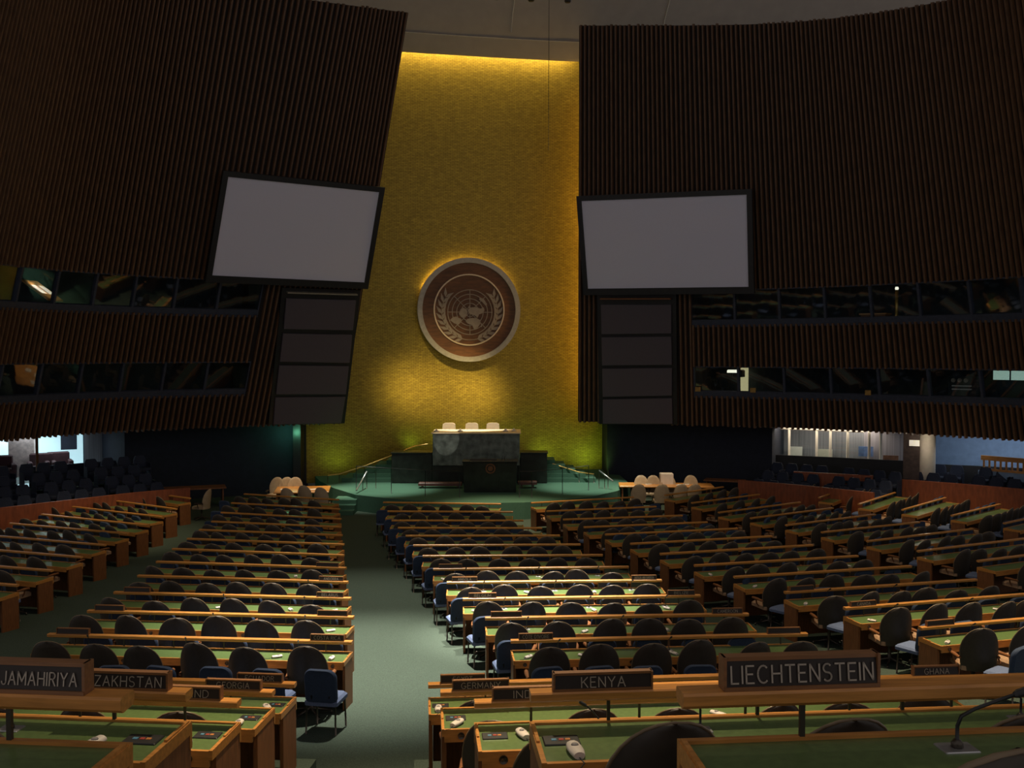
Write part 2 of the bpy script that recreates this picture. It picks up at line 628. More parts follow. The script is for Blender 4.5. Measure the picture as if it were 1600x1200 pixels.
def sheet(mb, W, s0, s1, z0, z1, off=0.0, n=None, ztop=False):
    n = n or max(2, int((s1 - s0) / 0.8))
    rws = []
    for i in range(n + 1):
        s = s0 + (s1 - s0) * i / n
        zt = W.top(s) if ztop else z1
        nn = W.nrm(s, (z0 + zt) / 2)
        rws.append([W.P(s, z0) + nn * off, W.P(s, zt) + nn * off])
    mb.grid(rws, smooth=True)


def slats(mb, W, s0, s1, z0, z1, ztop=False, pitch=0.21, w=0.115, d=0.10):
    n = int((s1 - s0) / pitch)
    for i in range(n + 1):
        s = s0 + pitch * (i + 0.5)
        if s > s1:
            break
        zt = W.top(s) + random.uniform(-0.02, 0.05) if ztop else z1
        zz0 = z0 - random.uniform(0, 0.05)
        nn = W.nrm(s, (zz0 + zt) / 2)
        p0, p1 = W.P(s, zz0), W.P(s, zt)
        du = (W.P(min(W.L, s + 0.05), zz0) - W.P(max(0, s - 0.05), zz0)).normalized() * (w / 2)
        k = (W.P(min(W.L, s + 0.2), zt) - W.P(max(0, s - 0.2), zt)).length / max(1e-6, (W.P(min(W.L, s + 0.2), zz0) - W.P(max(0, s - 0.2), zz0)).length)
        du2 = du * k
        c, c2 = du * 0.55, du2 * 0.55
        a, b = nn * 0.0, nn * d
        # trapezoid section
        mb.hexa([p0 - du + a, p0 + du + a, p0 + c + b, p0 - c + b, p1 - du2 + a, p1 + du2 + a, p1 + c2 + b, p1 - c2 + b])


def side_wall(side, W):
    bd = BANDS[side]
    (a1, b1), (a2, b2) = bd['w1'], bd['w2']
    pxw = 408 if side == 'left' else 1079
    pxw2 = 388 if side == 'left' else 1084
    s1 = W.s_px(pxw, (a1 + b1) / 2)
    s2 = W.s_px(pxw2, (a2 + b2) / 2)
    bk, sl = MB(), MB()
    sheet(bk, W, 0, W.L, b1, 0, -0.02, ztop=True)
    sheet(bk, W, 0, s1, b2, b1, -0.02)
    sheet(bk, W, 0, s2, a2, b2, -0.02)
    sheet(bk, W, s1, W.L, b2, a1, -0.02)
    sheet(bk, W, 0, W.L, ZB, a2, -0.02)
    # depth of the free edge by the stage and underside of the overhang
    e0, e1 = W.P(0, ZB), W.P(0, W.top(0))
    n0 = W.nrm(0, 8)
    bk.grid([[e0, e1], [e0 - n0 * 0.5, e1 - n0 * 0.5]], smooth=False)
    und = []
    for i in range(25):
        s = W.L * i / 24
        n = W.nrm(s, ZB + 0.2)
        n = Vector((n.x, n.y, 0)).normalized()
        p = W.P(s, ZB)
        und.append([p, p - n * 6.0])
    bk.grid(und, smooth=False)
    wall = struct(bk.build('wall_' + side, BACKING))
    slats(sl, W, 0, W.L, b1, 0, ztop=True)
    slats(sl, W, 0, s1, max(b2, a2) - 0.0, b1)
    slats(sl, W, 0, s2, ZB, b2)
    slats(sl, W, s1, W.L, b2, a1 - 0.03)
    slats(sl, W, s2, W.L, ZB, a2 - 0.03)
    sl.build('slat_cladding', SLAT, wall)
    # booth glazing
    k = 0
    for (za, zb, sa) in ((a1, b1, s1), (a2, b2, s2)):
        npan = 9
        for j in range(npan):
            u0 = sa + (W.L - sa) * j / npan
            u1 = sa + (W.L - sa) * (j + 1) / npan
            if proj(W.P((u0), (za + zb) / 2))[0] < -80 or proj(W.P(u0, (za + zb) / 2))[0] > 1680:
                continue
            k += 1
            fr = MB()
            nn = W.nrm((u0 + u1) / 2, (za + zb) / 2)

            def q(u, z, o):
                return W.P(u, z) + nn * o
            t = 0.045
            for (x0, x1, y0, y1) in ((u0, u0 + t, za, zb), (u1 - t, u1, za, zb), (u0, u1, za - 0.12, za + 0.16), (u0, u1, zb - 0.05, zb)):
                fr.hexa([q(x0, y0, -0.12), q(x1, y0, -0.12), q(x1, y0, 0.03), q(x0, y0, 0.03), q(x0, y1, -0.12), q(x1, y1, -0.12), q(x1, y1, 0.03), q(x0, y1, 0.03)])
            wn = struct(fr.build('window_%d' % (k + (0 if side == 'left' else 40)), SILL))
            pn = MB()
            tilt = 0.0
            pn.add([q(u0 + t, za + 0.16, -0.06), q(u1 - t, za + 0.16, -0.06), q(u1 - t, zb - 0.05, -0.06 + tilt), q(u0 + t, zb - 0.05, -0.06 + tilt)], [(0, 1, 2, 3)])
            pn.build('pane', GLASS, wn)
    # booth rooms behind the glass
    for (za, zb, sa) in ((a1, b1, s1), (a2, b2, s2)):
        br = MB()
        back, fl, ce = [], [], []
        for i in range(17):
            s = sa + (W.L - sa) * i / 16
            n = W.nrm(s, za)
            n = Vector((n.x, n.y, 0)).normalized()
            pa, pb = W.P(s, za), W.P(s, zb)
            back.append([pa - n * 3.0 + Vector((0, 0, -0.4)), pb - n * 3.0 + Vector((0, 0, 0.5))])
            fl.append([pa - n * 0.1 + Vector((0, 0, -0.4)), pa - n * 3.0 + Vector((0, 0, -0.4))])
            ce.append([pb - n * 0.1 + Vector((0, 0, 0.5)), pb - n * 3.0 + Vector((0, 0, 0.5))])
        br.grid(back, smooth=False).grid(fl, smooth=False).grid(ce, smooth=False)
        n = W.nrm(sa, za)
        n = Vector((n.x, n.y, 0)).normalized()
        pa, pb = W.P(sa, za), W.P(sa, zb)
        br.grid([[pa, pb], [pa - n * 3 + Vector((0, 0, -.4)), pb - n * 3 + Vector((0, 0, .5))]], smooth=False)
        struct(br.build('wall_booth_' + side, BOOTH))
    return s1, s2


sL1, sL2 = side_wall('left', WL)
sR1, sR2 = side_wall('right', WR)

# ---- gold wall behind the stage -------------------------------------------------
HALL = R(11.3)
GC = Vector((-2.0, 44.0, 0))
GD = Vector((math.cos(HALL), math.sin(HALL), 0))      # along the wall, to the right
GN = Vector((math.sin(HALL), -math.cos(HALL), 0))     # toward the hall


def gp(u, z, off=0.0):
    return GC + GD * u + GN * (off + 0.010 * u * u) + Vector((0, 0, z))


GTOP = 18.75
gb = MB()
gb.grid([[gp(u, z) - GC for z in (0.3, 6, 12, GTOP + 1.2)] for u in [-7 + i * 0.55 for i in range(26)]])
gw = gb.build('wall_front', GOLD, loc=GC)
struct(gw)

# ---- ceiling: plaster dome above the gold wall -----------------------------------
cb = MB()
prof = [(43.1, 18.55), (42.9, 18.6), (42.2, 20.2), (40.0, 22.4), (36.0, 24.4), (30, 25.8), (22, 26.6), (12, 26.6), (6, 26.2)]


def dome_pt(u, y, z):
    k = (44.0 - y)
    c = GC + GD * u + GN * (k + 0.006 * u * u)
    return Vector((c.x, c.y, z))


cb.grid([[dome_pt(u, y, z) for (y, z) in prof] for u in range(-26, 29, 3)])
ceil = struct(cb.build('ceiling', PLASTER))
# thin cornice lines in the plaster
cl = MB()
for (y, z) in ((42.62, 19.25),):
    cl.tube([dome_pt(u, y - 0.03, z - 0.02) for u in range(-12, 14, 1)], 0.02, 5)
cl.build('cornice_bead', WHITEP, ceil)
sv = MB()
for u in (1.7, 8.3):
    sv.tube([dome_pt(u, y - 0.04, z - 0.03) for (y, z) in ((42.5, 19.5), (42.2, 20.2), (40.0, 22.4), (36.0, 24.4))], 0.022, 5)
sv.build('dome_rib', WHITEP, ceil)

# lights along the gold wall: cove on top, vertical cove at the right edge, added green bounce fills
for u in (-3.6, -1.2, 1.2, 3.6):
    p = gp(u, 19.2, 0.42)
    lamp('cove_lamp', 'AREA', p, gp(u, 14.0, -0.4), 66, (1, 0.78, 0.32), 2.3, 0.2)
for z in (4.6, 8.0, 12.0, 16.0):
    p = gp(6.0, z, 1.1)
    lamp('side_cove_lamp', 'AREA', p, gp(4.4, z, 0.0), 60 if z < 14 else 35, (1, 0.58, 0.13), 0.25, 3.6)
for (u, z_, en, an) in ((-3.3, 4.2, 24000, 4.6), (-2.6, 4.3, 42000, 4.4), (-1.8, 4.3, 26000, 4.6), (-1.0, 4.35, 20000, 4.6), (-0.2, 4.35, 30000, 4.6), (0.5, 4.25, 36000, 4.4), (1.15, 3.95, 34000, 4.2), (-1.0, 4.4, 11000, 13.0)):
    lamp('wall_spot', 'SPOT', (-2.5 + u * 0.6, 27.0, 19.5), gp(u, z_, 0.0), en, (1, 0.80, 0.36), 0.7, angle=an, blend=1.0)
for u in (-5.2, -3.6, -2.4, -1.0, 0.6, 1.9, 3.4, 5.4):
    mid = -3 < u < 2
    lamp('green_bounce_fill', 'SPOT', gp(u, 1.6 if mid else 0.75, 0.7 if mid else 2.2), gp(u, 3.0, 0.0), 22 if mid else 62, (0.55, 1.0, 0.14), 0.3, angle=120, blend=1.0)  # added fill lamps imitating green bounce off the stage carpet
for a in (32, 45, 58, 71, 84, 97, 110, 123, 136, 149):
    p = gp(0.05 + 2.12 * math.cos(R(a)), 7.72 + 2.12 * math.sin(R(a)), 0.13)
    lamp('emblem_halo_lamp', 'POINT', p, None, 7, (1, 0.72, 0.25), 0.08)


# ---- lower walls under the overhang ------------------------------------------------
def lower_strip(W, s0, s1, off, z0, z1, n=10):
    r = []
    for i in range(n + 1):
        s = s0 + (s1 - s0) * i / n
        nn = W.nrm(s, ZB + 0.2)
        nn = Vector((nn.x, nn.y, 0)).normalized()
        p = W.P(s, ZB) - nn * off
        r.append([Vector((p.x, p.y, z0)), Vector((p.x, p.y, z1))])
    return r


def lower_pt(W, s, off, z):
    nn = W.nrm(s, ZB + 0.2)
    nn = Vector((nn.x, nn.y, 0)).normalized()
    p = W.P(s, ZB) - nn * off
    return Vector((p.x, p.y, z))


def s_off(W, px, off):
    lo, hi = 0.0, W.L
    inc = proj(lower_pt(W, hi, off, 1.5))[0] > proj(lower_pt(W, lo, off, 1.5))[0]
    for _ in range(40):
        m = (lo + hi) / 2
        if (proj(lower_pt(W, m, off, 1.5))[0] < px) == inc:
            lo = m
        else:
            hi = m
    return (lo + hi) / 2


def lpx(W, px, off, z):
    return lower_pt(W, s_off(W, px, off), off, z)


def lower_wall(name, W, px0, px1, off, m, z0=0.0, z1=ZB + 0.02, flip=1):
    b = MB()
    b.grid(lower_strip(W, W.s_px(px0, ZB), W.s_px(px1, ZB), off, z0, z1))
    return struct(b.build(name, m))


sa = WL.s_px(215, ZB)
lb = MB()
lb.grid(lower_strip(WL, 1.5, sa, 1.2, 0, ZB + 0.05))
lb.grid([[lower_pt(WL, sa, 1.2, 0), lower_pt(WL, sa, 1.2, ZB + .05)], [lower_pt(WL, sa, 6, 0), lower_pt(WL, sa, 6, ZB + .05)]], smooth=False)
lb.grid([[lower_pt(WL, 1.5, 1.2, 0), lower_pt(WL, 1.5, 1.2, ZB + .6)], [gp(-6.9, 0, -0.05), gp(-6.9, ZB + .6, -0.05)]], smooth=False)
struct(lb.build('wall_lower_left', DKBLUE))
rb = MB()
sb = WR.s_px(1195, ZB)
rb.grid(lower_strip(WR, 0.9, sb, 1.2, 0, ZB + 0.05))
rb.grid([[lower_pt(WR, sb, 1.2, 0), lower_pt(WR, sb, 1.2, ZB + .05)], [lower_pt(WR, sb, 6, 0), lower_pt(WR, sb, 6, ZB + .05)]], smooth=False)
rb.grid([[lower_pt(WR, 0.9, 1.2, 0), lower_pt(WR, 0.9, 1.2, ZB + .6)], [gp(6.1, 0, 0.03), gp(6.1, ZB + .6, 0.03)]], smooth=False)
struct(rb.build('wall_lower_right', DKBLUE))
lamp('green_corner_lamp', 'POINT', lower_pt(WL, 1.9, 0.5, 2.5), None, 16, (0.25, 1.0, 0.55), 0.1)
cp = MB()
p = lower_pt(WL, 1.5, 1.1, 0)
cp.box(p.x - 0.16, p.x + 0.16, p.y - 0.3, p.y + 1.2, 0, ZB + 0.05)
struct(cp.build('trim_1', BLACK))

# ================================================================ SCREENS, SPEAKERS, EMBLEM
def on_wall(W, px, py, toward=0.0):
    lo, hi = 2.0, 20.0
    for _ in range(40):
        z = (lo + hi) / 2
        s = W.s_px(px, z)
        if proj(W.P(s, z))[1] > py:
            lo = z
        else:
            hi = z
    p = W.P(s, z)
    c = Vector((0, 0, EYE))
    d = p - c
    return c + d * (1 - toward / d.length)


def screen(W, corners, label):
    P = [on_wall(W, x, y, 0.55) for x, y in corners]   # TL TR BR BL
    # force a planar rectangle-like panel: least drift on BR
    c = sum(P, Vector()) / 4
    n = ((P[1] - P[0]).cross(P[3] - P[0]) + (P[3] - P[2]).cross(P[1] - P[2])).normalized()
    if n.dot(Vector((0, 0, EYE)) - c) < 0:
        n = -n
    cpos = Vector((0, 0, EYE))
    Q = []
    for q in P:
        d = q - cpos
        t = n.dot(c - cpos) / n.dot(d)
        Q.append(cpos + d * t - c)
    root = empty('projection_screen', c)
    tag(root, label, 'screen', 'projection screens on the side walls')
    s = MB()
    s.hexa([Q[3] - n * 0.03, Q[2] - n * 0.03, Q[2] + n * 0.02, Q[3] + n * 0.02, Q[0] - n * 0.03, Q[1] - n * 0.03, Q[1] + n * 0.02, Q[0] + n * 0.02])
    s.build('screen_surface', SCREEN, root)
    fr = MB()
    ex = (Q[1] - Q[0]).normalized()
    ey = (Q[0] - Q[3]).normalized()
    t = 0.20
    O = [Q[0] - ex * t + ey * t, Q[1] + ex * t + ey * t, Q[2] + ex * t - ey * t * 1.3, Q[3] - ex * t - ey * t * 1.3]
    for i in range(4):
        j = (i + 1) % 4
        fr.hexa([O[i] - n * 0.12, O[j] - n * 0.12, Q[j] - n * 0.12, Q[i] - n * 0.12, O[i] + n * 0.06, O[j] + n * 0.06, Q[j] + n * 0.06, Q[i] + n * 0.06])
    fr.build('frame', BLACK, root)
    for q in Q:
        br = MB()
        q = q * 0.6
        br.tube([q - n * 0.02, q - n * 0.65], 0.05, 6)
        br.build('wall_bracket', METAL, root)


screen(WL, [(356, 276), (599, 300), (573, 441), (331, 430)], 'left blank grey projection screen in black frame on slatted wall')
screen(WR, [(909, 314), (1167, 304), (1170, 448), (919, 451)], 'right blank grey projection screen in black frame on slatted wall')


def speaker_column(W, quads, label, ledge):
    P0 = [on_wall(W, x, y, 0.0) for x, y in quads[-1]]
    base = (P0[2] + P0[3]) / 2
    root = empty('speaker_column', base)
    tag(root, label, 'speaker', 'loudspeaker columns beside the stage')
    allq = [[on_wall(W, x, y, 0.22) - base for x, y in q] for q in quads]
    n = (allq[0][1] - allq[0][0]).cross(allq[-1][3] - allq[0][0]).normalized()
    if n.dot(Vector((0, 0, EYE)) - base) < 0:
        n = -n
    hb = MB()
    tl, tr = allq[0][0], allq[0][1]
    brr, bl = allq[-1][2], allq[-1][3]
    up = (tl - bl).normalized()
    sd = (tr - tl).normalized()
    o = [bl - sd * .18 - up * 0.04, brr + sd * .18 - up * 0.04, tr + sd * .18 + up * 0.40, tl - sd * .18 + up * 0.40]
    hb.hexa([o[0] - n * .30, o[1] - n * .30, o[1] - n * .05, o[0] - n * .05, o[3] - n * .30, o[2] - n * .30, o[2] - n * .05, o[3] - n * .05])
    hb.build('housing', BLACK, root)
    for q in allq:
        g = MB()
        g.hexa([q[3] - n * .05, q[2] - n * .05, q[2] + n * .04, q[3] + n * .04, q[0] - n * .05, q[1] - n * .05, q[1] + n * .04, q[0] + n * .04])
        g.build('speaker_panel', SPKR, root, bevel=0.02)
    lg = MB()
    a, b = tl + up * 0.22, tr + up * 0.22
    lg.hexa([a - n * .05, b - n * .05, b + n * .14, a + n * .14, a - n * .05 + up * .05, b - n * .05 + up * .05, b + n * .14 + up * .05, a + n * .14 + up * .05])
    lg.build('top_ledge', ledge, root)


speaker_column(WL, [[(447, 466), (556, 469), (551, 516), (443, 514)], [(442, 521), (550, 523), (546, 567), (437, 565)],
                    [(436, 571), (545, 572), (541, 616), (431, 616)], [(430, 621), (540, 620), (536, 661), (427, 663)]],
               'column of four dark speaker panels left of the gold wall', RINGM)
speaker_column(WR, [[(939, 476), (1049, 476), (1049, 521), (940, 522)], [(940, 527), (1049, 526), (1050, 570), (941, 571)],
                    [(941, 576), (1050, 575), (1050, 618), (942, 620)], [(942, 624), (1050, 622), (1051, 662), (942, 662)]],
               'column of four dark speaker panels right of the gold wall', WOOD_D)


# ---- the round emblem on the gold wall
EC = gp(0.05, 7.72, 0.24)
emb = empty('wall_emblem', EC, HALL)
tag(emb, 'large round bronze emblem with world map and olive wreath on the gold wall', 'emblem')
ER = 2.27


def disc(mb, r0, r1, y0, y1, n=72):
    # annulus in xz plane, from depth y0 (back) to y1 (front, negative)
    vs, fs = [], []
    for k in range(n):
        a = 2 * math.pi * k / n
        c, s = math.cos(a), math.sin(a)
        vs += [(r0 * c, y0, r0 * s), (r1 * c, y0, r1 * s), (r1 * c, y1, r1 * s), (r0 * c, y1, r0 * s)]
    for k in range(n):
        j = (k + 1) % n
        a, b = 4 * k, 4 * j
        fs += [(a + 3, a + 2, b + 2, b + 3), (a + 2, a + 1, b + 1, b + 2), (a, a + 3, b + 3, b), (a + 1, a, b, b + 1)]
    mb.add(vs, fs, False)


m_ = MB(); disc(m_, ER * 0.905, ER, 0.0, -0.24)
m_.build('outer_ring', RINGM, emb)
m_ = MB(); disc(m_, 0.0, ER * 0.91, -0.02, -0.17)
m_.build('disc', ROSE, emb)
m_ = MB(); disc(m_, ER * 0.665, ER * 0.69, -0.16, -0.23)
m_.build('inner_ring', mat('emblem_inner_ring', (0.78, 0.60, 0.40), 0.4, metal=0.3, var=0.05), emb)
MC = (0.03, -0.10)      # centre of map
MR = ER * 0.43
y0, y1 = -0.165, -0.20
m_ = MB()
for k in range(1, 6):
    r = MR * k / 5
    vs, fs = [], []
    n = 48
    for i in range(n):
        a = 2 * math.pi * i / n
        for rr in (r - 0.016, r + 0.016):
            vs += [(MC[0] + rr * math.cos(a), y0, MC[1] + rr * math.sin(a)), (MC[0] + rr * math.cos(a), y1, MC[1] + rr * math.sin(a))]
    for i in range(n):
        j = (i + 1) % n
        a, b = 4 * i, 4 * j
        fs += [(a + 1, a + 3, b + 3, b + 1), (a, a + 1, b + 1, b), (a + 3, a + 2, b + 2, b + 3)]
    m_.add(vs, fs, False)
for k in range(4):
    a = math.pi * k / 4
    d = Vector((math.cos(a), 0, math.sin(a)))
    nn = Vector((-math.sin(a), 0, math.cos(a))) * 0.014
    o = Vector((MC[0], 0, MC[1]))
    p, q = o - d * MR, o + d * MR
    yy0, yy1 = Vector((0, y0, 0)), Vector((0, y1, 0))
    m_.hexa([p - nn + yy0, q - nn + yy0, q - nn + yy1, p - nn + yy1, p + nn + yy0, q + nn + yy0, q + nn + yy1, p + nn + yy1])
m_.build('map_grid', RELIEF, emb)
CONT = [
    [(-.10, .12), (.10, .22), (.30, .22), (.48, .16), (.62, .22), (.66, .08), (.55, -.05), (.40, -.10), (.30, -.22), (.18, -.12), (.02, -.10), (-.08, .0)],   # Eurasia
    [(-.42, .14), (-.30, .20), (-.16, .12), (-.10, .0), (-.16, -.14), (-.30, -.26), (-.40, -.22), (-.50, -.08)],                                        # N. America
    [(-.52, -.26), (-.40, -.30), (-.38, -.42), (-.52, -.56), (-.72, -.50), (-.90, -.36), (-.78, -.24), (-.62, -.20)],                                     # S. America
    [(-.12, -.30), (.10, -.26), (.32, -.28), (.48, -.36), (.46, -.52), (.32, -.72), (.18, -.76), (.10, -.58), (-.10, -.52), (-.20, -.42)],              # Africa
    [(.44, .66), (.62, .60), (.78, .36), (.70, .30), (.56, .46), (.42, .56)],                                                                         # Australia
    [(.50, -.54), (.56, -.50), (.54, -.66), (.48, -.66)],
    [(-.06, .18), (.02, .20), (.0, .28), (-.08, .26)],
]
m_ = MB()
for poly in CONT:
    n = len(poly)
    vs = [(MC[0] + x * MR, y0, MC[1] + z * MR) for x, z in poly] + [(MC[0] + x * MR, y1 - 0.01, MC[1] + z * MR) for x, z in poly]
    m_.add(vs, [tuple(range(n, 2 * n))] + [(i, (i + 1) % n, n + (i + 1) % n, n + i) for i in range(n)], False)
m_.build('continents', RELIEF, emb)
for sgn in (-1, 1):
    m_ = MB()
    WRAD = ER * 0.545
    stem = []
    for i in range(15):
        a = R(-90 + sgn * (-10 + 132 * i / 14))
        stem.append((MC[0] + WRAD * math.cos(a), -0.185, MC[1] + 0.02 + WRAD * math.sin(a)))
    m_.tube(stem, 0.018, 6)
    for i in range(1, 11):
        a = R(-90 + sgn * (4 + 116 * i / 10))
        for out in (-1, 1):
            bx = Vector((MC[0] + WRAD * math.cos(a), 0, MC[1] + 0.02 + WRAD * math.sin(a)))
            tang = Vector((-math.sin(a), 0, math.cos(a))) * sgn
            rad = Vector((math.cos(a), 0, math.sin(a))) * out
            d = (tang * 0.85 + rad * 0.5).normalized()
            w = Vector((-d.z, 0, d.x))
            L_ = 0.43
            pts = [bx, bx + d * L_ * .4 + w * .070, bx + d * L_, bx + d * L_ * .4 - w * .070]
            vs = [(p.x, y0, p.z) for p in pts] + [(p.x, y1, p.z) for p in pts]
            m_.add(vs, [(4, 5, 6, 7), (0, 1, 5, 4), (1, 2, 6, 5), (2, 3, 7, 6), (3, 0, 4, 7)], False)
    m_.build('olive_branch', RELIEF, emb)

# ================================================================ STAGE
SZ = 0.60
front = [(500, 752), (520, 762), (555, 773), (600, 778), (650, 782), (700, 785), (760, 786), (820, 785), (880, 781), (930, 775), (965, 767), (985, 757)]
poly = [at_z(x, y, SZ) for x, y in front]
poly2 = [(p.x, p.y) for p in poly] + [tuple(gp(6.6, 0, 0.02).xy), tuple(gp(0, 0, 0.02).xy), tuple(gp(-6.6, 0, 0.02).xy)]
st = MB()
st.prism(poly2, 0.0, SZ)
struct(st.build('floor_stage', STAGE_C))
# entrance steps at the left of the stage
a = at_z(531, 805, 0.0)
for i in range(3):
    b = MB()
    z1 = 0.15 * (i + 1)
    x0, x1 = -6.55, -5.72
    yy = 35.7 + 0.35 * i
    b.box(x0, x1, yy, 37.4, 0 if i == 0 else 0.15 * i, z1)
    struct(b.build('trim_%d' % (i + 2), STAGE_C))


def rot_hall(px, py, Y):
    return at(px, py, Y)


# dark lower dais (flanking desks)
DA = R(6)


def dais_thing(name, px0, px1, ytop, Y, zb, depth, m, label, cat, extra=None):
    tl = at(px0, ytop, Y)
    tr = at(px1, ytop, Y)
    w = tr.x - tl.x
    root = empty(name, ((tl.x + tr.x) / 2, Y, zb))
    tag(root, label, cat)
    return root, w, (tl.z + tr.z) / 2 - zb


root, w, h = dais_thing('secretariat_desk', 612, 855, 707, 39.9, SZ, 1.0, MARBLE_D, 'wide dark green marble desk stepped below the grey presiding desk', 'desk')
lx, rx = at(676, 700, 39.9).x - root.location.x, at(812, 700, 39.9).x - root.location.x
b = MB()
b.box(-w / 2, lx - 0.02, 0, 0.85, 0, h - 0.04)
b.box(rx + 0.02, w / 2, 0, 0.85, 0, h - 0.04)
b.box(lx - 0.02, rx + 0.02, 0, 0.85, 0, 0.72)
b.build('body', MARBLE_D, root, bevel=0.02)
for x0, x1 in ((-w / 2 - 0.04, lx - 0.02), (rx + 0.02, w / 2 + 0.04)):
    b = MB(); b.box(x0, x1, -0.04, 0.9, h - 0.04, h); b.build('desk_top', MARBLE_D, root, bevel=0.01)
pz = 1.45
b = MB()
pl_ = at(640, 700, 41.0); pr_ = at(850, 700, 41.0)
b.box(pl_.x - 0.3, pr_.x + 0.1, 40.80, 43.1, SZ, pz)
struct(b.build('floor_dais', STAGE_C))
root, w, h = dais_thing('presiding_desk', 676, 812, 676, 39.78, 1.33, 1.0, MARBLE, 'tall grey green marble presiding desk at the centre of the stage', 'desk')
b = MB(); b.box(-w / 2, w / 2, 0, 0.12, 0, h - 0.05); b.box(-w / 2, -w / 2 + 0.12, 0.12, 1.7, 0.15, h - 0.05); b.box(w / 2 - 0.12, w / 2, 0.12, 1.7, 0.15, h - 0.05)
b.build('marble_front', MARBLE, root, bevel=0.015)
b = MB(); b.box(-w / 2 - 0.06, w / 2 + 0.05, -0.05, 1.75, h - 0.05, h); b.build('desk_top', CREAM, root, bevel=0.012)
PRES_TOP = 1.33 + h
root, w, h = dais_thing('speaker_lectern', 723, 808, 722, 37.3, SZ, 0.8, MARBLE_D, 'dark green marble lectern in front of the presiding desk', 'lectern')
b = MB()
b.hexa([(-w / 2 + .05, 0, 0), (w / 2 - .05, 0, 0), (w / 2 - .05, .75, 0), (-w / 2 + .05, .75, 0), (-w / 2, -.06, h), (w / 2, -.06, h), (w / 2, .8, h), (-w / 2, .8, h)])
b.build('body', MARBLE_D, root, bevel=0.02)
b = MB(); b.box(-w / 2 - .03, w / 2 + .03, -.1, .82, h, h + .04); b.build('lectern_top', MARBLE_D, root, bevel=0.01)
b = MB(); b.box(-0.75, 0.25, 0.2, 0.24, h + 0.04, h + 0.10); b.build('reading_ledge', METAL, root)
b = MB(); disc(b, 0.14, 0.19, -0.045, -0.075, 32); disc(b, 0, 0.10, -0.045, -0.07, 24)
e = b.build('crest', mat('bronze_crest', (0.16, 0.07, 0.03), 0.4, metal=0.5), root); e.location = (0.02, 0, h - 0.24)
for s_ in (0.45, 0.55):
    b = MB(); b.tube([(s_, .15, h + .04), (s_, .12, h + .14), (s_ + .02, .05, h + .2)], 0.012, 6)
    b.build('microphone', METAL, root)

# beige presiding chairs
def presiding_chair_meshes():
    bk = MB()
    # padded back with recessed centre
    n = 10
    prof = []
    for i in range(n + 1):
        v = i / n
        hw = 0.27 - 0.06 * max(0, v - 0.3)
        z = 0.45 + 0.86 * v
        prof.append((hw, z))
    out = [(-hw, z) for hw, z in prof] + [(-0.15, 1.36), (0.15, 1.36)] + [(hw, z) for hw, z in reversed(prof)]
    vs = [(x, -0.30, z) for x, z in out] + [(x, -0.18, z) for x, z in out]
    k = len(out)
    bk.add(vs, [tuple(range(k)), tuple(range(2 * k - 1, k - 1, -1))] + [(i, k + i, k + (i + 1) % k, (i + 1) % k) for i in range(k)])
    pad = MB(); pad.cbox(-0.17, 0.17, -0.33, -0.29, 1.10, 1.24, 0.02)
    seat = MB(); seat.cbox(-0.28, 0.28, -0.25, 0.28, 0.40, 0.52, 0.04)
    arm = MB()
    for s in (-1, 1):
        arm.cbox(s * 0.31 - 0.04, s * 0.31 + 0.04, -0.22, 0.2, 0.40, 0.66, 0.02)
    ped = MB(); ped.lathe([(0.3, 0), (0.3, 0.03), (0.05, 0.06), (0.04, 0.4)], 14)
    return bk, pad, seat, arm, ped


pm = presiding_chair_meshes()
pres_meshes = [(n, b.use(m).mesh(n), m) for n, b, m in zip(('backrest', 'back_pad', 'seat', 'armrests', 'pedestal'), pm, (CREAM, mat('tan_pad', (0.50, 0.34, 0.18), 0.5), CREAM, CREAM, METAL))]
for n, me, m in pres_meshes:
    me.materials.clear(); me.materials.append(m)
    for p_ in me.polygons:
        p_.material_index = 0
for px, lab in ((701, 'left'), (737, 'middle'), (770, 'right')):
    p = at(px, 664, 42.45)
    root = empty('presiding_chair', (p.x, 42.45, pz), R(180))
    tag(root, 'cream leather high chair behind the presiding desk, %s of the three' % lab, 'chair', 'cream chairs behind the presiding desk')
    for n, me, m in pres_meshes:
        link_mesh(n, me, root).scale = (1.16, 1.0, 1.02)
# things on the presiding desk
for i, (px, lab) in enumerate(((682, 'left end'), (719, 'left of the middle chair'), (790, 'right of the right chair'), (803, 'right end'))):
    p = at(px, 676, 40.2)
    b = MB(); b.lathe([(0.10, 0), (0.12, 0.03), (0.05, 0.06), (0.03, 0.12)], 10)
    o = b.build('desk_microphone', IVORY, loc=(p.x, 40.2 + 0.1 * i, PRES_TOP))
    tag(o, 'small pale microphone on the presiding desk, %s' % lab, 'microphone', 'small microphones on the presiding desk')

# stairs beside the dais, brass handrails
def stairs(x0, x1, y0, y1, n, label):
    r = MB()
    for i in range(n):
        a0 = x0 + (x1 - x0) * i / n
        z1 = SZ + (pz - SZ) * (i + 1) / (n + 0.0)
        lo, hi = min(a0, x1), max(a0, x1)
        r.box(lo, hi, y0 + 0.12 * i, y1, SZ + (pz - SZ) * i / n, z1)
    return r


k_ = 5
for (x0, x1, nm) in ((-6.9, -4.7, 'trim_10'), (3.4, 1.35, 'trim_11')):
    o = stairs(x0, x1, 40.2, 42.0, 5, '').build(nm, STAGE_C)
    struct(o)


def rail_thing(name, label, pts, m, r=0.025, posts=(), pm=METAL, base=SZ, cat='handrail'):
    c = pts[0]
    root = empty(name, (c.x, c.y, base))
    o_ = Vector((c.x, c.y, base))
    b = MB(); b.tube([p - o_ for p in pts], r, 8)
    b.build('rail', m, root)
    for p in posts:
        q = p - o_
        b = MB(); b.tube([(q.x, q.y, 0), q], 0.014, 6)
        b.build('post', pm, root)
    tag(root, label, cat)
    return root


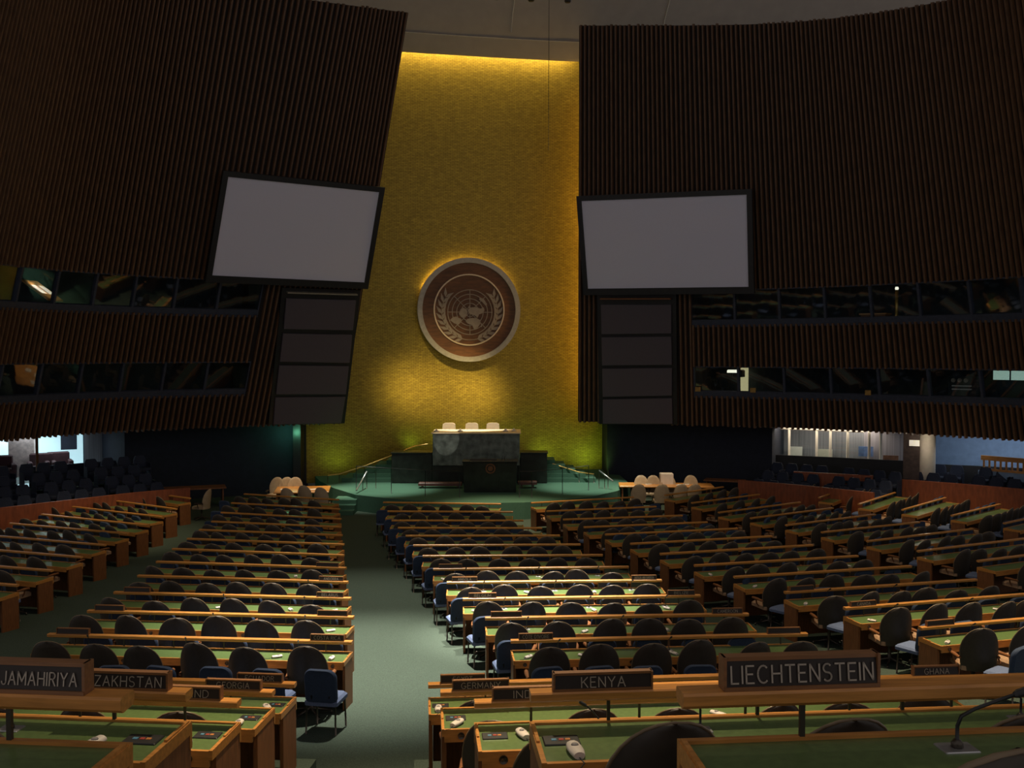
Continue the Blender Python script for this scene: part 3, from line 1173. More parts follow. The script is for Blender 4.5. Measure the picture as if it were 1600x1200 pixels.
L_ = [at(512, 743, 40.0), at(530, 741, 40.0), at(570, 728, 40.2), at(612, 712, 40.5), at(648, 697, 41.5), at(668, 694, 42.3)]
rail_thing('handrail', 'brass handrail rising along the left stage stairs', L_, BRASS, posts=L_[:4])
L_ = [at(855, 722, 40.8), at(880, 730, 40.5), at(905, 738, 40.2), at(928, 741, 40.0)]
rail_thing('handrail', 'brass handrail descending along the right stage stairs', L_, BRASS, posts=L_)
for (pts, lab) in (([(573, 737), (557, 766)], 'left'), ([(936, 735), (958, 752)], 'right')):
    P_ = [at(pts[0][0], pts[0][1], 38.4), at(pts[1][0], pts[1][1], 37.0 if lab == 'left' else 38.0)]
    P_[1].z = max(P_[1].z, SZ + 0.05)
    rail_thing('step_rail', 'pale metal rail beside the %s steps onto the stage' % lab, P_, STEEL, 0.03, posts=[P_[0], P_[0] * 0.6 + P_[1] * 0.4, P_[0] + Vector((0.35, 0, 0))])
# low rope barrier around the stage front
pts = [at(x, 741.5, 37.4 + 0.0) for x in (560, 611, 663, 718)]
B_ = [at_z(x, y, SZ) for x, y in ((556, 768), (611, 772), (664, 776), (718, 778))]
T_ = [Vector((q.x, q.y + 0.1, SZ + 0.95)) for q in B_]
rail_thing('rope_barrier', 'thin black barrier on slim posts along the left stage front', T_, BLACK, 0.012, posts=T_, pm=BLACK, cat='barrier')
B_ = [at_z(x, y, SZ) for x, y in ((812, 778), (831, 778), (879, 773), (920, 767))]
T_ = [Vector((q.x, q.y + 0.1, SZ + 0.95)) for q in B_]
rail_thing('rope_barrier', 'thin black barrier on slim posts along the right stage front', T_, BLACK, 0.012, posts=T_, pm=BLACK, cat='barrier')
for (x0, x1, yy, lab) in ((654, 722, 756, 'left'), (809, 839, 754, 'right')):
    a, c = at(x0, yy, 38.6), at(x1, yy, 38.6)
    root = empty('bench', ((a.x + c.x) / 2, 38.6, SZ))
    tag(root, 'low dark bench on the stage, %s of the lectern' % lab, 'bench')
    hw = (c.x - a.x) / 2
    b = MB(); b.cbox(-hw, hw, -.2, .2, a.z - SZ - .06, a.z - SZ + .06, .02); b.build('seat', mat('bench_leather', (0.09, 0.035, 0.03), 0.5), root)
    for s in (-1, 1):
        b = MB(); b.box(s * (hw - .15) - .03, s * (hw - .15) + .03, -.15, .15, 0, a.z - SZ - .06); b.build('leg', METAL, root)

# ================================================================ CHAIRS
def brown_chair_parts():
    """origin on the floor under the seat, facing +y (the stage)"""
    bk = MB()
    nu, nv = 12, 13
    fr, rr = [], []
    for j in range(nv + 1):
        q = j / nv
        if q < 0.35:
            v = 0.42 * q / 0.35
            hw = 0.278 - 0.07 * (0.42 - v)
        else:
            th_ = (q - 0.35) / 0.65 * math.pi / 2
            v = 0.42 + 0.58 * math.sin(th_)
            hw = max(0.012, 0.278 * math.cos(th_) ** 0.86)
        z = 0.40 + 0.69 * v
        lean = -0.25 - 0.07 * v
        frow, rrow = [], []
        for i in range(nu + 1):
            u = -1 + 2 * i / nu
            x = u * hw
            cv = 0.10 * (x / 0.275) ** 2
            th = 0.055 * math.sqrt(max(0.02, 1 - u * u)) * (1 if v < 0.95 else 0.7)
            frow.append((x, lean + cv + th * 0.7, z))
            rrow.append((x, lean + cv - th * 0.5, z))
        fr.append(frow)
        rr.append(rrow)
    bk.grid([list(reversed(r)) for r in rr])
    bk.grid(fr)
    for j in range(nv):   # close the sides
        for (c) in (0, nu):
            bk.add([fr[j][c], rr[j][c], rr[j + 1][c], fr[j + 1][c]], [(0, 1, 2, 3)], True)
    bk.add([fr[0][i] for i in range(nu + 1)] + [rr[0][i] for i in range(nu, -1, -1)], [tuple(range(2 * nu + 2))])
    pip = MB()
    edge = [Vector(fr[j][0]) * .5 + Vector(rr[j][0]) * .5 for j in range(nv)] + [(Vector(fr[nv][nu // 2]) + Vector(rr[nv][nu // 2])) / 2] + [Vector(fr[j][nu]) * .5 + Vector(rr[j][nu]) * .5 for j in range(nv - 1, -1, -1)]
    pip.tube(edge, 0.009, 5)
    seat = MB()
    seat.cbox(-0.25, 0.25, -0.22, 0.27, 0.40, 0.50, 0.035)
    arm = []
    for s in (-1, 1):
        a = MB()
        a.tube([(s * 0.285, -0.20, 0.60), (s * 0.30, -0.02, 0.61), (s * 0.295, 0.12, 0.60), (s * 0.28, 0.15, 0.57)], [0.022, 0.03, 0.028, 0.012], 8)
        a.tube([(s * 0.295, 0.02, 0.60), (s * 0.29, 0.0, 0.5), (s * 0.24, 0.0, 0.43)], 0.016, 6)
        arm.append(a)
    ped = MB()
    ped.tube([(0, 0, 0.08), (0, 0, 0.41)], 0.03, 10)
    for k in range(5):
        an = R(90 + 72 * k)
        ped.tube([(0.02 * math.cos(an), 0.02 * math.sin(an), 0.10), (0.27 * math.cos(an), 0.27 * math.sin(an), 0.045)], [0.025, 0.016], 6)
        ped.lathe([(0.02, 0), (0.022, 0.03), (0.01, 0.05)], 6, (0.27 * math.cos(an), 0.27 * math.sin(an), 0))
    return dict(backrest=bk.use(CHAIR), piping=pip.use(PIPING), seat=seat.use(CHAIR_SEAT), armrest=arm, pedestal=ped.use(METAL))


def blue_chair_parts():
    bk = MB()
    out = []
    hw, z0, z1, r = 0.215, 0.43, 0.87, 0.12
    for (cx, cz, a0) in ((hw - r, z1 - r, 0), (-hw + r, z1 - r, 90)):
        for k in range(7):
            a = R(a0 + 15 * k)
            out.append((cx + r * math.cos(a), cz + r * math.sin(a)))
    rb = 0.05
    for (cx, cz, a0) in ((-hw + rb, z0 + rb, 180), (hw - rb, z0 + rb, 270)):
        for k in range(4):
            a = R(a0 + 30 * k)
            out.append((cx + rb * math.cos(a), cz + rb * math.sin(a)))
    k = len(out)
    lay = []
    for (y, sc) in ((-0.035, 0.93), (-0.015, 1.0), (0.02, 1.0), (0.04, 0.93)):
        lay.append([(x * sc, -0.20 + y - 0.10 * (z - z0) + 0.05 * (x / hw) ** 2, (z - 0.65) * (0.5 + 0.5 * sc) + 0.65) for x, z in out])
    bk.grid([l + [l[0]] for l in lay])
    bk.add(lay[0], [tuple(range(k))], True)
    bk.add(lay[3], [tuple(range(k - 1, -1, -1))], True)
    seat = MB()
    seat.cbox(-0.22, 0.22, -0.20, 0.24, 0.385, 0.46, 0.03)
    legs = []
    for sx in (-1, 1):
        for sy in (-0.17, 0.18):
            l = MB(); l.tube([(sx * 0.2, sy * 1.1, 0), (sx * 0.19, sy, 0.39)], 0.013, 6)
            legs.append(l)
    sup = MB(); sup.tube([(-.12, -.16, .40), (-.12, -.2, .52)], .012, 6); sup.tube([(.12, -.16, .40), (.12, -.2, .52)], .012, 6)
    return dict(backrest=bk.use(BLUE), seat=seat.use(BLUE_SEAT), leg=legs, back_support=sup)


def finish(d):
    """split dict into list of (partname, mesh) and one merged mesh"""
    parts, allm = [], MB()
    for n, b in d.items():
        for bb in (b if isinstance(b, list) else [b]):
            if not bb.mats:
                m = {'leg': METAL, 'armrest': WOOD_D, 'back_support': METAL}[n]
                bb.mats = [m]
                bb.m = [0] * len(bb.f)
            elif len(bb.mats) == 1:
                bb.m = [0] * len(bb.f)
            parts.append((n, bb.mesh(n)))
            allm.merge(bb)
    return parts, allm


BROWN_PARTS, BROWN_ALL = finish(brown_chair_parts())
BLUE_PARTS, BLUE_ALL = finish(blue_chair_parts())
BROWN_MESH = BROWN_ALL.mesh('desk_chair')
BLUE_MESH = BLUE_ALL.mesh('adviser_chair')

# ================================================================ DESK ROWS
BLOCKS = {
    'L1': dict(name='block left of aisle', side=1, brown=True),
    'C': dict(name='block right of aisle', side=-1, brown=True),
    'R1': dict(name='centre right block', side=-1, brown=True),
    'R2': dict(name='outer right block', side=-1, brown=True),
    'R3': dict(name='far right angled block', side=-1, brown=True),
    'L2': dict(name='far left block', side=1, brown=True),
}
FRONT = {
    'L1': [((382, 772), (529, 781)), ((362, 786), (531, 795.6)), ((346, 801), (533, 811)), ((331, 815), (533, 823.6)), ((312, 828), (535, 836.6)),
           ((293, 842), (537.6, 851)), ((270, 858), (537.6, 868)), ((245, 878), (541, 888)), ((216, 900), (544, 910)), ((179, 926), (548.6, 935.6)),
           ((138, 955), (553, 965)), ((76, 992), (550.6, 1004))],
    'C': [((599, 785), (783, 787.6)), ((605.6, 799), (801.6, 800)), ((612, 813.5), (818, 813.5)), ((622, 825), (847, 825.3)), ((634, 837.4), (875, 837)),
          ((646, 852.4), (907, 851)), ((660.6, 869), (941.6, 867.6)), ((677, 889.6), (982, 886)), ((698, 910.4), (1033.6, 907)), ((723, 936.4), (1094, 931)),
          ((758, 966.4), (1169, 960)), ((798, 1002), (1260.6, 991))],
    'R1': [((829.6, 786), (989.6, 777)), ((854, 799), (1025, 791.6)), ((880, 812), (1066, 805.6)), ((912, 824), (1105, 816)), ((945.6, 835.5), (1152, 826)),
           ((985, 850), (1206, 838)), ((1031.6, 866), (1269, 852)), ((1085, 884), (1340, 869)), ((1147, 902), (1423, 885)), ((1226, 926), (1525, 906)),
           ((1319, 951), (1640, 926)), ((1437, 982), (1790, 951))],
    'R2': [((1039, 774), (1129.6, 761)), ((1081, 786), (1186, 772.6)), ((1123, 801), (1250, 785)), ((1173, 810), (1301, 794)), ((1228, 821), (1367, 804)),
           ((1284, 832), (1436, 816)), ((1355, 846), (1519, 826.6)), ((1434, 861.6), (1615, 840)), ((1528, 877), (1730, 852))],
    'R3': [((1218, 764), (1239, 757)), ((1280, 778), (1323, 762)), ((1342, 788), (1398, 770)), ((1410, 797), (1477, 778)), ((1487, 806), (1562, 788)),
           ((1569, 818), (1650, 800))],
    'L2': [((242, 771.6), (297, 779)), ((158, 779.6), (276, 795.6)), ((114, 792), (254, 808)), ((66, 804), (231, 821)), ((16, 818), (200, 834)),
           ((-50, 834), (165, 852)), ((-120, 850), (128, 871)), ((-210, 869), (82, 892)), ((-300, 890), (28, 915))],
}
NEAR = {
    'L1': [(462, 1070, 10.4), (428, 1083, 8.5), (374, 1099, 6.7), (296, 1086, 4.8), (200, 1096, 3.0)],
    'C': [(669, 1071, 10.4), (688, 1083, 8.5), (741, 1100, 6.7), (828, 1087, 4.8), (1062, 1090, 3.0)],
}


class Row:
    pass


ROWS = []


def solve_level(Lp, Rp):
    mx, my = (Lp[0] + Rp[0]) / 2, (Lp[1] + Rp[1]) / 2
    lo, hi = 8.0, 48.0
    for _ in range(50):
        Y = (lo + hi) / 2
        if at(mx, my, Y).z > floor_z(Y) + 0.88:
            lo = Y
        else:
            hi = Y
    z = at(mx, my, Y).z
    return at_z(Lp[0], Lp[1], z), at_z(Rp[0], Rp[1], z), z


for bk_, lst in FRONT.items():
    for i, (Lp, Rp) in enumerate(lst):
        A, B, z = solve_level(Lp, Rp)
        r = Row()
        r.block, r.k, r.A, r.B, r.base, r.near = bk_, i + 1, A, B, z - 0.88, False
        ROWS.append(r)
for bk_, lst in NEAR.items():
    for i, (px, py, Y) in enumerate(lst):
        p = at(px, py, Y)
        w = 4.55
        r = Row()
        if bk_ == 'L1':
            a = R(-5.5)
            d = Vector((math.cos(a), math.sin(a), 0))
            r.B, r.A = p, p - d * w
        else:
            a = R(5.3)
            d = Vector((math.cos(a), math.sin(a), 0))
            r.A, r.B = p, p + d * w
        r.block, r.k, r.base, r.near = bk_, 13 + i, p.z - 0.88, True
        ROWS.append(r)
for r in ROWS:
    d = r.B - r.A
    r.w = Vector((d.x, d.y, 0)).length
    r.rz = math.atan2(d.y, d.x)
    r.d = Vector((d.x, d.y, 0)).normalized()
    r.n = Vector((-r.d.y, r.d.x, 0))          # toward the stage
    r.o = Vector((r.A.x, r.A.y, r.base))

    def P(x, y, z=0, r=r):
        return r.o + r.d * x + r.n * y + Vector((0, 0, z))
    r.P = P


def row(block, k):
    return next(r for r in ROWS if r.block == block and r.k == k)


# terraces under the rear rows and the stepped aisle between them
for r in ROWS:
    if r.near:
        b = MB()
        b.box(-0.15 if r.block == 'C' else -0.2, r.w + (0.15 if r.block == 'L1' else 0.2), -1.62, 0.22, -1.0, 0)
        o = b.build('floor_terrace', CARPET, loc=r.o, rz=r.rz)
        struct(o)
b = MB()
for i in range(5):
    l, c = row('L1', 13 + i), row('C', 13 + i)
    a0, a1 = l.P(l.w + 0.1, 0.2), c.P(-0.1, 0.2)
    b0, b1 = l.P(l.w + 0.1, -1.7), c.P(-0.1, -1.7)
    z = (l.base + c.base) / 2 - 0.12
    for pp in (a0, a1, b0, b1):
        pp.z = 0
    v = [b0, b1, a1, a0]
    b.hexa([q + Vector((0, 0, z - 0.7)) for q in v] + [q + Vector((0, 0, z)) for q in v])
struct(b.build('floor_aisle_steps', CARPET))


def make_desk(r):
    w = r.w
    root = empty('delegate_desk', r.o, r.rz)
    nm = BLOCKS[r.block]['name']
    tag(root, 'long wooden desk with green top, %s row from the front, %s' % (ORD[r.k], nm), 'desk', 'rows of long delegate desks')
    t = MB(); t.box(0.02, w - 0.02, -0.45, 0.01, 0.70, 0.732)
    t.build('desktop', LEATHER, root)
    f = MB()
    f.box(0, w, 0.004, 0.028, 0.61, 0.743)
    f.box(0, 0.024, -0.47, 0.004, 0.68, 0.742)
    f.box(w - 0.024, w, -0.47, 0.004, 0.68, 0.742)
    f.box(0.004, 0.020, -0.24, 0.004, 0.742, 0.752)
    f.box(w - 0.020, w - 0.004, -0.24, 0.004, 0.742, 0.752)
    f.build('edge_trim', WOOD, root)
    ap = MB(); ap.box(0.024, w - 0.024, -0.47, -0.445, 0.632, 0.738)
    ap.build('apron', WOOD, root)
    for x0 in (0.0, w - 0.045):
        fl = floor_z((r.P(x0, -0.2)).y) - r.base if not r.near else 0
        e = MB(); e.box(x0 + 0.004, x0 + 0.041, -0.40, 0.02, min(0, fl) - 0.02, 0.68)
        e.build('end_panel', WOOD_D, root)
    md = MB(); md.box(0.05, w - 0.05, -0.03, -0.008, 0.08, 0.69)
    md.build('modesty_panel', WOOD_D, root)
    rl = MB()
    rl.extrude_x([(-0.046, 0.868), (-0.030, 0.855), (0.034, 0.860), (0.042, 0.875), (0.042, 0.898), (0.034, 0.905), (-0.040, 0.905), (-0.048, 0.898)], 0.0, w)
    rl.build('rail', WOOD, root)
    n = max(2, int(round((w - 0.78) / 0.77)) + 1)
    for i in range(n):
        x = 0.39 + (w - 0.78) * i / (n - 1)
        p = MB(); p.box(x - 0.008, x + 0.008, 0.006, 0.020, 0.735, 0.862)
        p.build('post', METAL, root)
    # listening-jack discs on the apron and lit control panels on the top, close rows only
    if r.o.y < 17 and r.block in ('L1', 'C', 'R1'):
        side = BLOCKS[r.block]['side']
        for k in range(3):
            for dx in (0.0, 0.13) if r.near else (0.0,):
                x = (0.16 + dx + 1.5 * k) if side < 0 else w - 0.16 - dx - 1.5 * k
                j = MB()
                j.tube([(x, -0.468, 0.685), (x, -0.482, 0.685)], 0.028, 14)
                j.use(STEEL)
                j.build('socket', METAL, root)
        if r.near and r.k < 17:
            x = 0.125 if side < 0 else w - 0.14
            c = MB(); c.cbox(x - 0.085, x + 0.085, -0.26, -0.15, 0.730, 0.740, 0.004)
            cp_ = c.build('control_panel', BLACK, root)
            for q, (dx, m) in enumerate(((-0.035, CYANB), (0.0, REDB), (0.03, ORANGE))):
                u = MB(); u.cbox(x + dx - 0.012, x + dx + 0.012, -0.215, -0.195, 0.740, 0.743, 0.001)
                u.build('button', m, cp_)
    return root


for r in ROWS:
    make_desk(r)

# ---- chairs at the desks
brown, blue = [], []
for r in ROWS:
    n = 6 if r.w > 3.4 else max(2, int(r.w / 0.72))
    side = BLOCKS[r.block]['side']
    for i in range(n):
        pitch = (r.w - 0.9) / (n - 1) if n > 1 else 0
        x = 0.45 + pitch * i
        if r.near:
            x = (0.45 + 0.705 * i) if side < 0 else r.w - 0.50 - 0.705 * (n - 1 - i)
        x += random.uniform(-0.06, 0.06) * (0.4 if r.near else 1)
        y = -0.66 + random.uniform(-0.06, 0.05)
        p = r.P(x, y)
        p.z = r.base if r.near else floor_z(p.y)
        brown.append((p, r, i + 1, r.rz + R(random.gauss(0, 7)), n, ((1.0 if r.k >= 16 else 0.965) if (r.block, r.k, i) != ('C', 14, 0) else 0.92) if r.near else (random.uniform(0.93, 0.99) if r.k > 10 and r.block in ('L1', 'C', 'R1') else random.uniform(0.87, 0.94))))
        if not r.near:
            xb = {'C': 0.30, 'R1': 0.46, 'R2': 0.5, 'R3': 0.3}.get(r.block, 0) + 0.68 * i if side < 0 else r.w - 0.02 - 0.70 * (n - 1 - i)
            q = r.P(xb + random.uniform(-0.03, 0.03), -1.30 + random.uniform(-0.03, 0.03))
            q.z = floor_z(q.y)
            blue.append((q, r, i + 1, r.rz + R(random.gauss({'C': 10, 'R1': 22, 'R2': 22}.get(r.block, 0) if i == 0 else 0, 4)), n, 1.0))


def visible(p):
    x, y, w = proj((p.x, p.y, p.z + 0.9))
    return w > 0.5 and -70 < x < 1670 and y < 1330


def place(lst, name, parts, mesh, labelfmt, cat, group, limit, near_y):
    lst = [c for c in lst if visible(c[0])]
    lst.sort(key=lambda c: c[0].y)
    stuff = MB()
    for idx, (p, r, i, rz, n, hz) in enumerate(lst):
        lab = labelfmt % (ORD[i], ORD[r.k], BLOCKS[r.block]['name'])
        if idx < limit:
            if p.y < near_y:
                o = empty(name, p, rz)
                for nm, me in parts:
                    link_mesh(nm, me, o)
            else:
                o = link_mesh(name, mesh, None, p, rz)
            o.scale = (1, 1, hz)
            tag(o, lab, cat, group)
        else:
            src = BROWN_ALL if mesh is BROWN_MESH else BLUE_ALL
            stuff.merge(src, Matrix.Translation(p) @ Matrix.Rotation(rz, 4, 'Z') @ Matrix.Diagonal((1, 1, hz, 1)))
    if stuff.v:
        o = stuff.build(name + 's_in_distance')
        tag(o, 'far rows of %ss at the front desks before the stage' % name.replace('_', ' '), cat, None, 'stuff')


place(brown, 'desk_chair', BROWN_PARTS, BROWN_MESH, 'brown rounded-back chair, %s from left, %s desk row from front, %s', 'chair', 'brown chairs at the delegate desks', 300, 19.5)
place(blue, 'adviser_chair', BLUE_PARTS, BLUE_MESH, 'low blue chair, %s from left, behind %s desk row from front, %s', 'chair', 'blue chairs behind the delegate desks', 300, 17.0)


# ---- nameplates standing on the rails
def x_at(r, px):
    lo, hi = -1.0, r.w + 1.0
    for _ in range(40):
        m = (lo + hi) / 2
        if proj(r.P(m, 0, 0.95))[0] < px:
            lo = m
        else:
            hi = m
    return (lo + hi) / 2


def nameplate(block, k, px, text, label=None, L=0.48, H=0.084, tw=None, lh=0.57):
    r = row(block, k)
    x = x_at(r, px)
    p = r.P(x, -0.005, 0.905)
    root = empty('nameplate', p, r.rz)
    lab = label or 'dark wood nameplate reading %s standing on a desk rail' % text
    tag(root, lab, 'nameplate', 'country nameplates on the desk rails')
    b = MB(); b.hexa([(-L / 2, -.028, 0), (L / 2, -.028, 0), (L / 2, .028, 0), (-L / 2, .028, 0), (-L / 2, -.014, H), (L / 2, -.014, H), (L / 2, .014, H), (-L / 2, .014, H)])
    b.build('board', PLATE, root)
    f = MB()
    f.box(-L / 2 - .004, L / 2 + .004, -.032, .032, 0, .012)
    f.box(-L / 2 - .004, L / 2 + .004, -.020, .020, H - .008, H + .004)
    f.box(-L / 2 - .006, -L / 2 + .003, -.028, .028, 0, H + .004)
    f.box(L / 2 - .003, L / 2 + .006, -.028, .028, 0, H + .004)
    f.build('frame', PLATEW, root)
    if text:
        me = text_mesh(text, tw or min(L * 0.88, 0.040 * len(text)), H * lh)
        o = link_mesh('lettering', me, root, (0, -0.0235, H * 0.5))
        o.rotation_euler = (R(-8), 0, 0)


nameplate('C', 17, 1248, 'LIECHTENSTEIN', tw=0.445, H=0.098, lh=0.52)
nameplate('C', 16, 941, 'KENYA', tw=0.215)
nameplate('C', 15, 825, 'INDIA', tw=0.20)
nameplate('C', 14, 751, 'GERMANY', tw=0.335)
nameplate('C', 14, 1461, 'GHANA', tw=0.23, L=0.42)
nameplate('C', 13, 723, 'EGYPT', tw=0.20, L=0.46)
nameplate('L1', 17, 0, 'LIBYAN ARAB JAMAHIRIYA', tw=0.53, L=0.57, H=0.092, lh=0.42)
nameplate('L1', 16, 191, 'KAZAKHSTAN', tw=0.425, L=0.48)
nameplate('L1', 15, 293, 'ICELAND', tw=0.32)
nameplate('L1', 14, 366, 'GEORGIA', tw=0.29)
nameplate('L1', 13, 407, 'ECUADOR', tw=0.31)
for blk, k, px, t in (('C', 9, 726, 'ANGOLA'), ('C', 10, 754, 'BELGIUM'), ('C', 12, 837, "CÔTE D'IVOIRE"), ('C', 9, 1006, 'ANTIGUA AND BARBUDA'), ('C', 10, 1064, 'BELIZE'),
                      ('C', 11, 1136, 'CAMEROON'), ('L1', 9, 518, 'ANDORRA'), ('L1', 10, 516, 'BELARUS'), ('L1', 12, 512, 'COSTA RICA'), ('R1', 11, 1348, 'CANADA')):
    nameplate(blk, k, px, t, tw=min(0.38, 0.036 * len(t) + 0.04))
for blk, k, px, lab in (('C', 11, 791, 'left end of the eleventh rail, block right of aisle'), ('C', 12, 1224, 'right end of the twelfth rail, block right of aisle'),
                        ('L1', 11, 520, 'right end of the eleventh rail, block left of aisle'), ('L1', 12, 115, 'left end of the twelfth rail, block left of aisle'),
                        ('L1', 11, 172, 'left end of the eleventh rail, block left of aisle'), ('L1', 10, 215, 'left end of the tenth rail, block left of aisle'),
                        ('R1', 10, 1252, 'left end of the tenth rail, centre right block'), ('R1', 12, 1468, 'left end of the twelfth rail, centre right block'),
                        ('C', 8, 704, 'left end of the eighth rail, block right of aisle'), ('L1', 8, 512, 'right end of the eighth rail, block left of aisle')):
    nameplate(blk, k, px, '', 'dark nameplate at ' + lab)


# ---- earpieces and goosenecks on the desks
def earpiece_parts():
    b = MB()
    prof = []
    for j in range(7):
        v = j / 6
        hw = 0.026 + 0.012 * math.sin(v * math.pi * 0.9)
        ring = []
        for k in range(10):
            a = 2 * math.pi * k / 10
            ring.append((hw * math.cos(a), -0.07 + 0.14 * v, 0.018 + 0.018 * math.sin(a)))
        prof.append(ring)
    b.grid(prof, True, True)
    b.add(prof[0], [tuple(range(10))])
    b.add(prof[-1], [tuple(range(9, -1, -1))])
    d = MB(); d.lathe([(0.018, 0), (0.014, 0.006)], 10, (0, 0.02, 0.034))
    c = MB(); c.tube([(0, -0.07, 0.01), (0.01, -0.12, 0.006), (-0.02, -0.17, 0.006)], 0.003, 5)
    return [('shell', b, IVORY), ('ear_pad', d, mat('grey_pad', (0.25, 0.23, 0.22), 0.8)), ('cord', c, BLACK)]


EP = []
for n, b, m in earpiece_parts():
    b.mats = [m]; b.m = [0] * len(b.f)
    EP.append((n, b.mesh(n)))


def earpiece(r, x, y, rz, lab):
    o = empty('earpiece', r.P(x, y, 0.732), r.rz + rz)
    for n, me in EP:
        link_mesh(n, me, o)
    tag(o, lab, 'earpiece', 'ivory earpieces lying on the desks')


for r in ROWS:
    if r.block not in ('L1', 'C', 'R1') or r.o.y > 22.5:
        continue
    s = BLOCKS[r.block]['side']
    offs = [0.30, 1.55, 2.85] if r.k % 2 else [0.22, 1.0, 2.3, 3.6]
    if r.near:
        offs = {('C', 16): [0.17], ('C', 15): [0.31], ('C', 14): [0.13, 2.35], ('C', 13): [0.10], ('L1', 17): [], ('L1', 16): [0.33], ('L1', 15): [0.25], ('L1', 14): [0.18], ('L1', 13): [0.20]}.get((r.block, r.k), [])
    for i, d in enumerate(offs):
        x = d if s < 0 else r.w - d
        if not visible(r.P(x, -.3, 0)):
            continue
        earpiece(r, x, -0.36 + random.uniform(-.02, .06) if not (r.block == 'C' and r.k == 15) else -0.22, R(random.uniform(-60, 60)) if not (r.block, r.k) == ('C', 16) else R(5),
                 'ivory earpiece, %s from the %s, %s desk row from front, %s' % (ORD[i + 1], 'left' if s < 0 else 'right', ORD[r.k], BLOCKS[r.block]['name']))


def gooseneck(r, x, y, pts, lab, detail=True):
    o = empty('gooseneck_microphone', r.P(x, y, 0.731), r.rz)
    b = MB(); b.cbox(-0.055, 0.055, -0.04, 0.04, 0, 0.006, 0.003); b.build('base_plate', STEEL, o)
    b = MB(); b.lathe([(0.018, 0.006), (0.018, 0.02), (0.01, 0.03)], 10); b.build('collar', METAL, o)
    b = MB(); b.tube([(0, 0, 0.02)] + pts, 0.006, 8); b.build('neck', BLACK, o)
    e, e0 = Vector(pts[-1]), Vector(pts[-2])
    d = (e - e0).normalized()
    b = MB(); b.tube([e, e + d * 0.012, e + d * 0.05, e + d * 0.06], [0.008, 0.013, 0.013, 0.007], 10); b.build('head', BLACK, o)
    tag(o, lab, 'microphone', 'gooseneck microphones on the desks')


r = row('C', 17)
gooseneck(r, x_at(r, 1470), -0.10, [(0, 0, .07), (.012, 0, .10), (.05, -.01, .125), (.11, -.02, .15), (.16, -.03, .17)], 'large black gooseneck microphone on the nearest right desk, bent to the right')
r = row('C', 16)
gooseneck(r, x_at(r, 1083), -0.13, [(0, 0, .06), (0, 0, .10), (0, .03, .125)], 'black gooseneck microphone standing below the left end of the LIECHTENSTEIN rail')
gooseneck(r, x_at(r, 1572), -0.13, [(0, 0, .06), (0, 0, .10), (0, .03, .125)], 'black gooseneck microphone below the LIECHTENSTEIN rail near the right picture edge')
r = row('C', 15)
gooseneck(r, x_at(r, 935), -0.10, [(-.02, 0, .06), (-.06, 0, .11), (-.085, 0, .135), (-.1, 0, .145)], 'thin black gooseneck microphone leaning left under the KENYA plate')
r = row('L1', 16)
gooseneck(r, x_at(r, 40), -0.13, [(0, 0, .06), (0, 0, .10), (0, .03, .125)], 'black gooseneck microphone under the rail of the JAMAHIRIYA plate')
for blk, k, pxs in (('C', 9, (755, 866, 985)), ('C', 10, (787, 919, 1037)), ('C', 11, (822, 969)), ('C', 12, (870, 1042)), ('L1', 9, (485,)), ('L1', 10, (354, 479)), ('L1', 11, (338, 480)), ('L1', 12, (296, 470, 145)), ('C', 8, (727, 840, 932)), ('R1', 10, (1287, 1390)), ('R1', 11, (1390, 1506)), ('R1', 12, (1508,))):
    r = row(blk, k)
    for i, px in enumerate(pxs):
        gooseneck(r, x_at(r, px), -0.12, [(0, 0, .09), (0.0, -.01, .16), (.01, -.04, .185)],
                  'small gooseneck microphone, %s of the %s desk row from front, %s' % (ORD[i + 1], ORD[k], BLOCKS[blk]['name']))

# ================================================================ FRONT TABLES
def simple_table(name, cx, cy, w, d, rz, label, h=0.75):
    root = empty(name, (cx, cy, floor_z(cy)), rz)
    tag(root, label, 'table', 'wooden tables beside the stage')
    b = MB(); b.cbox(-w / 2, w / 2, -d / 2, d / 2, h - 0.05, h, 0.01); b.build('tabletop', WOOD if name == 'clerk_table' else WOOD_D, root)
    for sx in (-1, 1):
        b = MB(); b.box(sx * (w / 2 - .12) - .025, sx * (w / 2 - .12) + .025, -d / 2 + .08, d / 2 - .08, 0, h - .05); b.build('end_panel', WOOD_D, root)
    return root


BEIGE_ALL = MB()
for nm_, b_ in brown_chair_parts().items():
    for bb in (b_ if isinstance(b_, list) else [b_]):
        bb.mats = [BEIGE if nm_ in ('backrest', 'seat', 'piping') else METAL]
        bb.m = [0] * len(bb.f)
        BEIGE_ALL.merge(bb)
BEIGE_MESH = BEIGE_ALL.mesh('table_chair')


def table_chair(px, py, z, rz, lab):
    p = at_z(px, py, z + 0.95)
    o = link_mesh('table_chair', BEIGE_MESH, None, (p.x, p.y, 0.0), rz)
    tag(o, lab, 'chair', 'beige chairs around the tables beside the stage')


